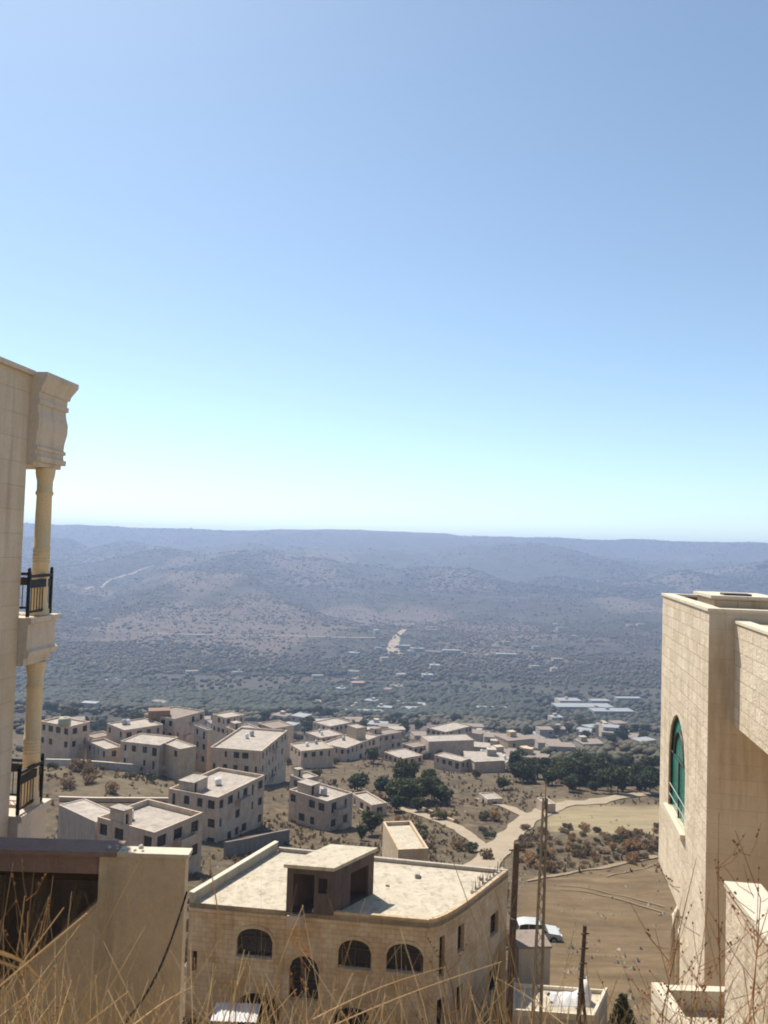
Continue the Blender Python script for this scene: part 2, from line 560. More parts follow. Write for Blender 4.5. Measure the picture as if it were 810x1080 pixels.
# ------------------------------------------------------------------ ground sheet
def make_ground():
    ys = list(np.arange(-40, 16, .8)); y = ys[-1]
    while y < 6400:
        y += max(.8, (y + 6) * .0145); ys.append(y)
    ys = np.array(ys); nc = 330
    t = np.linspace(-1, 1, nc); t = np.sign(t) * (np.abs(t) ** 1.15)
    X = t[None, :] * 1.25 * (np.maximum(ys, 0)[:, None] + 45); Yg = np.repeat(ys[:, None], nc, 1)
    Z = ground(X, Yg)
    n = len(ys)
    co = np.stack([X, Yg, Z], -1).reshape(-1, 3).astype(np.float32)
    a = (np.arange(n - 1)[:, None] * nc + np.arange(nc - 1)[None, :]).ravel()
    quads = np.stack([a, a + 1, a + 1 + nc, a + nc], -1).astype(np.int32)
    me = bpy.data.meshes.new('ground')
    me.vertices.add(len(co)); me.vertices.foreach_set('co', co.ravel())
    me.loops.add(quads.size); me.loops.foreach_set('vertex_index', quads.ravel())
    me.polygons.add(len(quads)); me.polygons.foreach_set('loop_start', np.arange(0, quads.size, 4, dtype=np.int32))
    me.polygons.foreach_set('use_smooth', np.ones(len(quads), dtype=bool))
    me.update(); me.validate()
    x, y = co[:, 0].astype(float), co[:, 1].astype(float)
    tx = x / np.maximum(y, 1)
    wob = fbm(x / 14, y / 14, 70, 3)
    bnd = 116 + 14 * (tx - .21) / .13 + 6 * wob
    earth = sstep(.165, .205, tx + .03 * wob) * (1 - sstep(bnd - 3, bnd + 3, y)) * sstep(20, 30, y)
    fieldm = sstep(.20, .235, tx + .02 * wob) * sstep(148, 156, y + 8 * wob) * (1 - sstep(186, 200, y + 12 * wob))
    terr = (1 - sstep(-.24, -.19, tx + .05 * wob)) * sstep(112, 120, y) * (1 - sstep(185, 195, y)) * sstep(-.2, .3, fbm(x / 18, y / 10, 75, 3))
    far = sstep(300, 520, y)
    belt = sstep(640, 800, y + 120 * fbm(x / 200, y / 200, 80, 3)) * (1 - sstep(1150, 1450, y + 300 * fbm(x / 300, y / 300, 82, 3)))
    pl = sstep(.18, .30, fbm(x / 240, y / 330, 90, 3)) * (1 - sstep(3000, 4200, y))
    pl = pl * (1 - .75 * belt)
    for nm, arr in (('earth', earth), ('field', np.maximum(fieldm, terr * .30)), ('far', far), ('straw', 1 - sstep(26, 36, y)), ('belt', belt), ('plough', pl)):
        at = me.attributes.new(nm, 'FLOAT', 'POINT'); at.data.foreach_set('value', arr.astype(np.float32))
    me.materials.append(MATS['ground_soil'])
    ob = bpy.data.objects.new('ground', me); COL.objects.link(ob); ob['kind'] = 'structure'
    return co


gco = make_ground()


def strip(name, pts, width, mat, lift=.05, sub=10):
    """a track draped on the ground along a list of (x, y)"""
    pts = [Vector((p[0], p[1], 0)) for p in pts]; fine = []
    for a, b in zip(pts[:-1], pts[1:]):
        for k in range(sub): fine.append(a.lerp(b, k / sub))
    fine.append(pts[-1])
    for _ in range(3):
        fine = [fine[0]] + [(fine[i - 1] + fine[i] * 2 + fine[i + 1]) / 4 for i in range(1, len(fine) - 1)] + [fine[-1]]
    mb = MB(); rows = []
    for i, p in enumerate(fine):
        t = (fine[min(i + 1, len(fine) - 1)] - fine[max(i - 1, 0)]).normalized(); s = Vector((-t.y, t.x, 0))
        w = width if isinstance(width, (int, float)) else width[0] + (width[1] - width[0]) * i / len(fine)
        w *= 1 + .45 * float(fbm(np.array([i * .31]), np.array([pts[0].x * .1]), 61, 3)[0])
        row = []
        for k in range(7):
            q = p + s * w * (k / 6 - .5); row.append((q.x, q.y))
        rows.append(row)
    xy = np.array(rows); zz = ground(xy[..., 0].ravel(), xy[..., 1].ravel()).reshape(xy.shape[:2]) + lift
    rows = [[(xy[i, k, 0], xy[i, k, 1], zz[i, k]) for k in range(7)] for i in range(len(rows))]
    mb.grid(rows)
    ob = mb.build(name, mat); ob['kind'] = 'structure'
    return ob


def pxline(pl): return [hit(*p)[:2] for p in pl]


ROAD_A = pxline([(498, 925), (518, 903), (538, 882), (556, 864), (580, 853), (612, 847), (648, 842), (690, 836)])
ROAD_B = pxline([(425, 852), (452, 862), (480, 872), (500, 886), (516, 902)])
ROAD_C = pxline([(505, 842), (530, 850), (556, 862)])
strip('dirt_road', ROAD_A, 4.6, 'track_dust', .16)
strip('dirt_track', ROAD_B, 2.6, 'track_dust', .16)
strip('dirt_path', ROAD_C, 3.0, 'track_dust', .16)
strip('earth_bank', pxline([(556, 930), (585, 924), (620, 918), (655, 911), (692, 903)]), (.7, 1.6), 'bank_earth', .14)
for q in ([(590, 934), (625, 938), (660, 946), (700, 957)], [(590, 938), (625, 942), (660, 951), (700, 963)], [(640, 925), (670, 918), (695, 910)]):
    strip('wheel_rut', pxline(q), .35, 'wheel_rut', .10)

# ------------------------------------------------------------------ the villa in the middle, below the viewer
def central_house():
    zr = -19.8
    FL = P(200, 947, 43.8); FR = P(468, 968, 42.2); BR = P(536, 917, 49.0); BL = P(290, 893, 51.5)
    for p in (FL, FR, BR, BL): p.z = zr
    # rounded front corner
    d1 = (FL - FR).normalized(); d2 = (BR - FR).normalized()
    A = FR + d1 * .75; B = FR + d2 * 4.3
    arc = [A.lerp(FR, t).lerp(FR.lerp(B, t), t) for t in (0, .14, .28, .44, .62, .8, 1)]
    base = zr - 9.5
    org = Vector((FR.x, FR.y, gz(FR.x, FR.y)))
    T = thing('unfinished_villa', 'tan stone villa with flat cream roof, arched windows and a stair hut on top', 'house', org)
    H = zr - base
    # front face (seen): from FL to A
    u = (A - FL).normalized(); wF = (A - FL).length

    def fx(px, py):             # pixel -> (x along, z above base) on the front plane
        n = Vector((u.y, -u.x, 0)); d = ray(px, py); t = FL.dot(n) / d.dot(n); q = d * t
        return (q - FL).dot(u), q.z - base
    wl = MB(); ops = []

    def op(x0, y0, x1, y1, **k):
        a = fx(x0, y1); b = fx(x1, y0)
        o = dict(x0=a[0], x1=b[0], z0=fx((x0 + x1) / 2, y1)[1], z1=fx((x0 + x1) / 2, y0)[1]); o.update(k); ops.append(o)
    op(249, 979, 288, 1010, arch='round', rise=.62)
    op(356, 991, 392, 1022, arch='round', rise=.62)
    op(407, 995, 447, 1026, arch='round', rise=.62)
    op(304, 1008, 337, 1055, arch='round', rise=.75)
    op(248, 1047, 296, 1085, arch='round', rise=.8)
    op(352, 1062, 392, 1090, arch='round', rise=.62)
    op(202, 1003, 208, 1024)
    o0 = Vector((FL.x, FL.y, base))
    wall_face(wl, o0, u, wF, H, ops, .28)
    bent = []
    for k, (a, b) in enumerate(zip(arc[:-1], arc[1:])):
        wd = (b - a).length; ua = (b - a).normalized(); oa = Vector((a.x, a.y, base)); oo = []
        if k in (2, 4):
            oo = [dict(x0=wd * .5 - min(.34, wd * .38), x1=wd * .5 + min(.34, wd * .38), z0=H - 2.95 if k == 2 else H - 2.3, z1=H - .85), dict(x0=wd * .5 - .3, x1=wd * .5 + .3, z0=H - 5.6, z1=H - 4.1)]
        wall_face(wl, oa, ua, wd, H, oo, .28)
        for q in oo: bent.append((oa, ua, q))
    u2 = (BR - B).normalized(); w2 = (BR - B).length

    def sx(px, py):
        n = Vector((u2.y, -u2.x, 0)); d = ray(px, py); t = B.dot(n) / d.dot(n); q = d * t
        return (q - B).dot(u2), q.z - base
    ops2 = []

    def op2(x0, y0, x1, y1, **k):
        a = sx(x0, y1); b = sx(x1, y0); c0 = sx((x0 + x1) / 2, y1)[1]; c1 = sx((x0 + x1) / 2, y0)[1]
        o = dict(x0=max(.05, min(a[0], b[0])), x1=min(w2 - .05, max(a[0], b[0])), z0=c0, z1=c1); o.update(k); ops2.append(o)
    op2(517, 963, 526, 986)
    op2(516, 1020, 525, 1046)
    oB = Vector((B.x, B.y, base))
    wall_face(wl, oB, u2, w2, H, ops2, .28)
    for a, b in ((BR, BL), (BL, FL)):
        wl.face([(a.x, a.y, base), (b.x, b.y, base), (b.x, b.y, zr), (a.x, a.y, zr)], 0)
    W = wl.build('wall', 'villa_stone', T)
    for k, q in enumerate(ops):
        if k == 3: window_part(T, o0, u, q, .28, 'dark_glass', 'dark_frame', 'door', (2, 2), .09)
        else: window_part(T, o0, u, q, .28, 'dark_glass', 'dark_frame', 'window', (2, 1), .07)
    for oa, ua, q in bent: window_part(T, oa, ua, q, .28, 'dark_glass', 'dark_frame', 'window', (1, 2), .06)
    for k, q in enumerate(ops2):
        window_part(T, oB, u2, q, .28, 'dark_glass', 'dark_frame', 'window', (1, 2), .07)
    # arch surrounds standing proud of the wall
    inn = -Vector((u.y, -u.x, 0))
    for qi, q in enumerate(ops[:6]):
        sb = MB(); ap = arch_pts(q, 12); ox = (q['x0'] + q['x1']) / 2
        at = lambda x, z, d=0: o0 + u * x + Vector((0, 0, z)) + inn * d
        zs = q['z1'] - q['rise']
        outl = [((x - ox) * 1.13 + ox, zs + (z - zs) * 1.30) for x, z in ap]
        for k in range(len(ap) - 1):
            f = [at(*ap[k], -.05), at(*ap[k + 1], -.05), at(*outl[k + 1], -.05), at(*outl[k], -.05)]
            g = [at(*ap[k], .01), at(*ap[k + 1], .01), at(*outl[k + 1], .01), at(*outl[k], .01)]
            sb.face(f); sb.face([f[3], f[2], g[2], g[3]]); sb.face([f[1], f[0], g[0], g[1]])
        if qi != 3: sb.box(at(q['x0'] - .12, q['z0'] - .13, -.07), u * (q['x1'] - q['x0'] + .24), inn * .08, (0, 0, .12))
        sb.build('arch_trim', 'villa_stone', T)
    # string course
    sc = MB()
    sc.box(o0 + Vector((0, 0, H - .42)) - inn * .06, u * wF, inn * .065, (0, 0, .16)); sc.build('string_course', 'villa_stone', T)
    # roof deck: low kerb all round, a higher white-capped kerb along the west edge
    poly = [FL] + arc + [BR, BL]
    rf = MB(); rf.prism([(p.x, p.y) for p in poly], zr - .25, zr + .004)
    rf.build('roof', 'roof_cream', T)
    kb = MB()
    dw = (BL - FL).normalized(); nw = Vector((dw.y, -dw.x, 0))
    kb.box(FL + Vector((0, 0, .006)), dw * (BL - FL).length, nw * .22, (0, 0, .5)); kb.build('parapet', 'grey_block', T)
    cp = MB(); cp.box(FL - nw * .04 + Vector((0, 0, .509)), dw * (BL - FL).length, nw * .30, (0, 0, .07)); cp.build('coping', 'coping_stone', T)
    db = (BR - BL).normalized(); nb = Vector((db.y, -db.x, 0))
    kb = MB(); kb.box(BL + db * .3 + Vector((0, 0, .006)), db * ((BR - BL).length - .35), nb * .2, (0, 0, .22)); kb.build('kerb', 'grey_block', T)
    kb = MB()
    for a, b in zip(arc[:-1] + [B], arc[1:] + [BR]):
        d = b - a; nn = Vector((-d.y, d.x, 0)).normalized()
        h = .20
        kb.box(a + Vector((0, 0, .006)), d, nn * .2, (0, 0, h))
    kb.box(FL + u * (wF * .52) + Vector((0, 0, .006)), u * wF * .48, inn * .2, (0, 0, .16))
    kb.build('kerb', 'villa_stone', T)
    # starter bars and concrete stubs
    for k in range(9):
        t = k / 8
        p = B.lerp(BR, t) + Vector((-.35, .15, .2))
        sb = MB(); sb.cbox(p - Vector((0, 0, .19)), .25, .25, .16 + .1 * random.random(), 0, .6)
        st = sb.build('column_stub', 'grey_block', T)
        rb = MB()
        for dx, dy in ((-.08, -.08), (.08, -.08), (.08, .08), (-.08, .08)):
            l = .4 + .3 * random.random()
            rb.tube([p + Vector((dx, dy, 0)), p + Vector((dx + random.uniform(-.08, .08), dy + random.uniform(-.08, .08), l))], .012, 4)
        rb.build('rebar', 'rusty_steel', st)
    # stair hut
    N = P(350, 963, 42.75); N.z = zr; zt = zr + 2.55
    R = P(395, 893, 45.6); R.z = zr
    r = (R - N).normalized(); lv = (FL - FR).normalized()
    lenR = (R - N).length; lenL = 2.5
    ht = MB(); L0 = N + lv * lenL
    ops = [dict(x0=.35, x1=1.5, z0=.02, z1=2.05), dict(x0=1.72, x1=2.2, z0=1.1, z1=1.9)]
    wall_face(ht, L0 + Vector((0, 0, .004)), -lv, lenL, 2.35, ops, .2)
    opr = [dict(x0=1.5, x1=3.1, z0=.02, z1=1.75)]
    wall_face(ht, N + Vector((0, 0, .004)), r, lenR, 2.35, opr, .2)
    a, b, c = N + r * lenR, N + r * lenR + lv * lenL, L0
    for p, q in ((a, b), (b, c)):
        ht.face([p, q, q + Vector((0, 0, 2.35)), p + Vector((0, 0, 2.35))])
    # inner faces, so the doorways lead into a dark stairwell
    ht.face([L0 + Vector((0, 0, .01)), N + Vector((0, 0, .01)), a + Vector((0, 0, .01)), b + Vector((0, 0, .01))])
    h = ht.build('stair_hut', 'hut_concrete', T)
    hr = MB()
    e = .12
    c0 = L0 - r * e + lv * e; hr.box(c0 + Vector((0, 0, 2.36)), -lv * (lenL + 2 * e), r * (lenR + 2 * e), (0, 0, .18))
    hr.build('hut_roof', 'roof_cream', h)
    ft = MB(); rr = N + lv * 1.45
    ft.box(rr - r * .35 + Vector((0, 0, -.55)), lv * .75, r * .3, (0, 0, .5)); ft.build('downpipe_box', 'dark_concrete', T)
    # debris on the deck
    for k in range(4):
        q = FL.lerp(BR, random.uniform(.15, .9)) + Vector((random.uniform(-1, 1), random.uniform(-.6, 2.2), 0))
        s = random.uniform(.12, .3)
        b_ = MB(); b_.cbox((q.x, q.y, zr + .004), s * 1.6, s, s * .8, 0, random.random() * 3)
        tag(b_.build('concrete_block', random.choice(['grey_block', 'raw_concrete']), None, (q.x, q.y, zr + .004)),
            'small concrete block left lying on the cream villa roof', 'block', 'blocks lying on the villa roof')
    return T


central_house()

# ------------------------------------------------------------------ tall building at the picture's west edge
def tube_ring(c, r, z0, z1): pass


def side_building():
    d = Vector((.1, .995, 0)).normalized(); n = Vector((d.y, -d.x, 0))
    O = Vector((-395 / 830 * 11, 11, 0))
    at = lambda s, o, z: Vector((O.x, O.y, 0)) + d * s + n * o + Vector((0, 0, z))
    zt = 2.30; zb = -16
    T = thing('apartment_building', 'beige stone apartment building with columned corner balconies and black railings', 'building', at(.3, 0, zb))
    w = MB()
    w.box(at(-9, 0, zb), d * 9.37, -n * 9, (0, 0, zt - zb)); w.build('wall', 'front_stone', T)
    rf = MB(); rf.box(at(-9.1, .06, zt + .003), d * 9.5, -n * 9.1, (0, 0, .07)); rf.build('roof', 'moulded_stone', T)
    # moulded entablature wrapped round the balcony
    prof = [(1.05, .0), (1.11, .0), (1.115, .05), (1.19, .055), (1.20, .025), (1.27, .02), (1.28, .045), (1.33, .045), (1.345, .02), (1.46, .028), (1.60, .052), (1.74, .054), (1.86, .032),
            (1.94, .026), (1.95, .055), (2.02, .055), (2.03, .035), (2.12, .04), (2.13, .065), (2.19, .075), (2.28, .12), (2.34, .15), (2.41, .15)]

    def entab(s0, s1, o0, o1, prof, name):
        m = MB(); rows = []
        for z, e in prof:
            rows.append([at(s0, o1 + e, z), at(s1 + e, o1 + e, z), at(s1 + e, o0, z), at(s0, o0, z)])
        m.grid(rows, 0, False, True)
        m.face(rows[0][::-1]); m.face(rows[-1])
        return m.build(name, 'moulded_stone', T)
    prof = [(z - .05, e) for z, e in prof]
    entab(.375, 1.16, -6, .10, prof, 'cornice')

    def balcony(z0, z1, o1, s1):
        p2 = [(z0, -.04), (z0 + .10, -.04), (z0 + .12, .02), (z0 + .2, .04), (z0 + .24, .0), (z1 - .10, .0), (z1 - .08, .05), (z1, .05)]
        return entab(.375, s1, -6, o1, p2, 'balcony_slab')
    balcony(-1.90, -1.21, .14, 1.15)
    balcony(-4.85, -4.02, .14, 1.15)
    # columns
    for zb_, zt_ in ((-1.21, 1.0), (-4.02, -1.90)):
        c = at(.90, .0, 0); m = MB(); h = zt_ - zb_; r = .118
        pr = [(r * 1.25, .003), (r * 1.25, .08), (r * 1.1, .10), (r * 1.12, .16), (r * 1.02, .19), (r, .25)]
        for k in range(5):
            z = h * .36 + k * .05; pr += [(r, z - .012), (r * 1.10, z), (r, z + .012)]
        pr += [(r * .93, h - .42), (r * 1.08, h - .40), (r * 1.08, h - .36), (r * .95, h - .34), (r * .97, h - .20), (r * 1.10, h - .14), (r * 1.18, h - .08), (r * 1.2, h - .004)]
        m.lathe((c.x, c.y, zb_), pr, 20); m.build('column', 'column_stone', T)
    # railings: the short return beside the wall and the long run along the valley side
    for z0, s1 in ((-1.205, 1.04), (-4.015, 1.04)):
        ra = MB(); ztop = z0 + .78; o = .10

        def rail_run(a, b):
            L_ = (b - a).length; e = (b - a).normalized(); nn = max(3, int(L_ / .075)); f = Vector((-e.y, e.x, 0))
            ra.box(a + Vector((0, 0, .57)) - f * .025, e * L_, f * .05, (0, 0, .045))
            ra.box(a + Vector((0, 0, .42)) - f * .015, e * L_, f * .03, (0, 0, .12))
            ra.box(a + Vector((0, 0, .06)) - f * .015, e * L_, f * .03, (0, 0, .035))
            for k in range(1, nn):
                q = a + e * (L_ * k / nn); ra.tube([q + Vector((0, 0, .09)), q + Vector((0, 0, .43))], .007, 5)
        pa = at(.42, o, z0); pb = at(s1, o, z0); pc = at(s1, -4.5, z0)
        rail_run(pa, pb); rail_run(pb, pc)
        rail = ra.build('railing', 'black_iron', T)
        for q in (pa, pb):
            pm = MB(); pm.cbox(q + Vector((0, 0, .004)), .042, .042, .66, 0, .1); pm.lathe(q + Vector((0, 0, .662)), [(.02, 0), (.026, .02), (.022, .04), (.006, .055)], 8)
            pm.build('railing_post', 'black_iron', rail)
    return T


side_building()

# ------------------------------------------------------------------ stone villa at the east edge
def east_villa():
    a = rad(10.6); f = Vector((math.sin(a), math.cos(a), 0)); r = Vector((math.cos(a), -math.sin(a), 0))
    C = P(748, 648, 18.3); C.z = 0
    at = lambda s, t, z: Vector((C.x, C.y, 0)) + f * s + r * t + Vector((0, 0, z))
    zt, zo, zb = -1.30, -9.45, -16.0
    L_ = 6.5
    T = thing('stone_villa', 'pale stone villa with overhanging upper storey and green pointed window', 'house', at(0, 0, zb))
    w = MB()
    # west face of the upper storey (overhangs at its far half)
    q = dict(x0=L_ - 5.0, x1=L_ - 2.55, z0=-7.25 - zo, z1=-4.45 - zo, arch='pointed', rise=1.25)
    far = at(L_, 0, zo)
    wall_face(w, far, -f, L_, zt - zo, [q], .10, 0)
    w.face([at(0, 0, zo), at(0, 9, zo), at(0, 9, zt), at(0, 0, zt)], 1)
    w.face([at(0, 9, zo), at(L_, 9, zo), at(L_, 9, zt), at(0, 9, zt)], 0)
    w.face([at(L_, 9, zo), at(L_, 0, zo), at(L_, 0, zt), at(L_, 9, zt)], 0)
    w.face([at(0, 0, zo), at(L_, 0, zo), at(L_, 9, zo), at(0, 9, zo)], 0)
    w.build('wall', ['pale_stone', 'front_stone'], T)
    lw = MB()
    lw.face([at(2.9, 0, zb), at(0, 0, zb), at(0, 0, zo), at(2.9, 0, zo)], 0)
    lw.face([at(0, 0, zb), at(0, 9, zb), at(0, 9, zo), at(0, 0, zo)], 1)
    lw.face([at(2.9, 1.2, zb), at(2.9, 0, zb), at(2.9, 0, zo), at(2.9, 1.2, zo)], 0)
    lw.face([at(L_, 1.2, zb), at(2.9, 1.2, zb), at(2.9, 1.2, zo), at(L_, 1.2, zo)], 0)
    lw.face([at(L_, 9, zb), at(L_, 1.2, zb), at(L_, 1.2, zo), at(L_, 9, zo)], 0)
    lw.build('ground_floor', ['pale_stone', 'front_stone'], T)
    # parapet coping ring and the deck inside it
    k = MB(); e = .04; th = .30
    z = zt + .003
    k.box(at(-e, -e, z), f * (L_ + 2 * e), r * (th + e), (0, 0, .07))
    k.box(at(-e, th + .003, z), f * (th + e), r * (9 - 2 * th), (0, 0, .07))
    k.box(at(L_ - th, th + .003, z), f * (th + e), r * (9 - 2 * th), (0, 0, .07))
    k.box(at(-e, 9 - th + .006, z), f * (L_ + 2 * e), r * th, (0, 0, .07))
    k.build('coping', 'coping_stone', T)
    dk = MB(); dk.face([at(.01, .01, zt - .12), at(.01, 8.9, zt - .12), at(L_ - .01, 8.9, zt - .12), at(L_ - .01, .01, zt - .12)]); dk.build('roof', 'roof_cream', T)
    hb = MB(); hb.box(at(3.2, .8, zt - .119), f * 2.2, r * 1.6, (0, 0, .26)); h = hb.build('roof_hatch', 'lime_stone', T)
    hc = MB(); hc.box(at(3.1, .7, zt + .144), f * 2.4, r * 1.8, (0, 0, .08)); hc.build('hatch_lid', 'coping_stone', h)
    hv = MB(); hv.box(at(3.4, 1.1, zt + .228), f * .5, r * .7, (0, 0, .05)); hv.build('hatch_vent', 'dark_frame', h)
    # projecting balcony box toward the viewer
    b = MB(); b.box(at(-4.2, .56, -3.86), f * 4.197, r * 4.0, (0, 0, 2.32)); B_ = b.build('balcony', 'pale_stone', T)
    bc = MB(); bc.box(at(-4.24, .53, -1.537), f * 4.23, r * .32, (0, 0, .06)); bc.build('balcony_coping', 'coping_stone', B_)
    # pointed window with white frame, rails and sill
    o0 = far; u = -f; inn = -Vector((u.y, -u.x, 0))
    W = window_part(T, o0, u, q, .10, 'green_glass', None, 'window')
    fb = MB(); wat = lambda x, zz, dd=0: o0 + u * x + Vector((0, 0, zz)) + inn * dd
    wd = q['x1'] - q['x0']; cx = (q['x0'] + q['x1']) / 2; zs = q['z1'] - q['rise']
    for scale in (.97, .62):
        ap = arch_pts(dict(x0=cx - wd * scale / 2, x1=cx + wd * scale / 2, z1=zs + q['rise'] * scale, arch='pointed', rise=q['rise'] * scale), 14)
        pts = [wat(cx - wd * scale / 2, q['z0'] + .02, .07)] + [wat(x, zz, .07) for x, zz in ap] + [wat(cx + wd * scale / 2, q['z0'] + .02, .07)]
        fb.tube(pts if scale > .9 else pts[1:-1], .035, 6)
    fb.tube([wat(cx, q['z0'], .07), wat(cx, zs, .07)], .025, 6)
    fb.tube([wat(q['x0'], zs, .07), wat(q['x1'], zs, .07)], .025, 6)
    fb.build('frame', 'dark_frame', W)
    rb = MB()
    for zz in (.32, .62): rb.tube([wat(q['x0'], q['z0'] + zz, .03), wat(q['x1'], q['z0'] + zz, .03)], .014, 6)
    rb.build('guard_rail', 'tank_grey', W)
    sl = MB(); sl.box(wat(q['x0'] - .12, q['z0'] - .13, -.12), u * (wd + .24), inn * .14, (0, 0, .12)); sl.build('sill', 'coping_stone', W)
    # rain pipes under the overhang
    for s, t, zz in ((3.5, .25, -10.0), (4.4, .25, -10.3)):
        p = MB(); p.tube([at(s, .5, zo + .0), at(s, .3, zo - .35), at(s, .12, zo - .7), at(s, .08, zo - 1.2), at(s, .08, zb)], .07, 8); p.build('drain_pipe', 'coping_stone', T)
    p = MB(); p.lathe(at(.35, -.22, zb), [(.13, 0), (.13, zo - zb - 1.2), (.17, zo - zb - 1.15), (.17, zo - zb - 1.05)], 12); p.build('post', 'coping_stone', T)
    return T, at


_, EV = east_villa()


def coping_wall(name, label, pts, z, w, zb, wallm, side=1):
    """garden wall along a list of plan points, with a pale coping"""
    c = Vector((pts[0][0], pts[0][1], zb)); T = thing(name, label, 'wall', c)
    m = MB(); k = MB()
    for i, (a, b) in enumerate(zip(pts[:-1], pts[1:])):
        a = Vector((a[0], a[1], 0)); b = Vector((b[0], b[1], 0)); d = (b - a); n = Vector((d.y, -d.x, 0)).normalized() * side
        ee = d.normalized() * (w + .01) if i else Vector()
        m.box(a + ee + Vector((0, 0, zb)), d - ee, n * w, (0, 0, z - zb))
        k.box(a + ee - n * .03 + Vector((0, 0, z + .003)), d - ee, n * (w + .06), (0, 0, .07))
    m.build('wall_body', wallm, T); k.build('coping', 'coping_stone', T)
    return T


p1 = P(766, 935, 11.0); p2 = P(808, 988, 9.4)
coping_wall('garden_wall', 'rough stone garden wall with sunlit coping in front of the stone villa', [(p1.x, p1.y), (p1.x + (p2.x - p1.x) * 2.2, p1.y - 4.2)], p1.z, .42, -12, 'pale_stone', -1)
# low flat annexe with pale parapets in front of the villa
def annexe():
    c = P(687, 1036, 17.0); z = c.z; T = thing('terrace_annexe', 'low flat roofed annexe with pale parapets at the foot of the stone villa', 'outbuilding', (c.x, c.y, z - 5))
    m = MB(); m.box((c.x, c.y - 5, z - 5), (2.6, 0, 0), (0, 5, 0), (0, 0, 4.55)); m.build('wall', 'pale_stone', T)
    r = MB(); r.face([(c.x + .02, c.y - 4.95, z - .446), (c.x + 2.58, c.y - 4.95, z - .446), (c.x + 2.58, c.y - .02, z - .446), (c.x + .02, c.y - .02, z - .446)]); r.build('roof', 'roof_cream', T)
    k = MB(); k.box((c.x, c.y - 5, z - .44), (.26, 0, 0), (0, 5, 0), (0, 0, .44)); k.box((c.x + .263, c.y - .2, z - .44), (2.3, 0, 0), (0, .2, 0), (0, 0, .40)); k.build('parapet', 'coping_stone', T)
    s = MB(); s.box((c.x - .62, c.y - 4, z - .95), (.3, 0, 0), (0, 2.7, 0), (0, 0, .1)); s.build('ledge', 'coping_stone', T)


annexe()

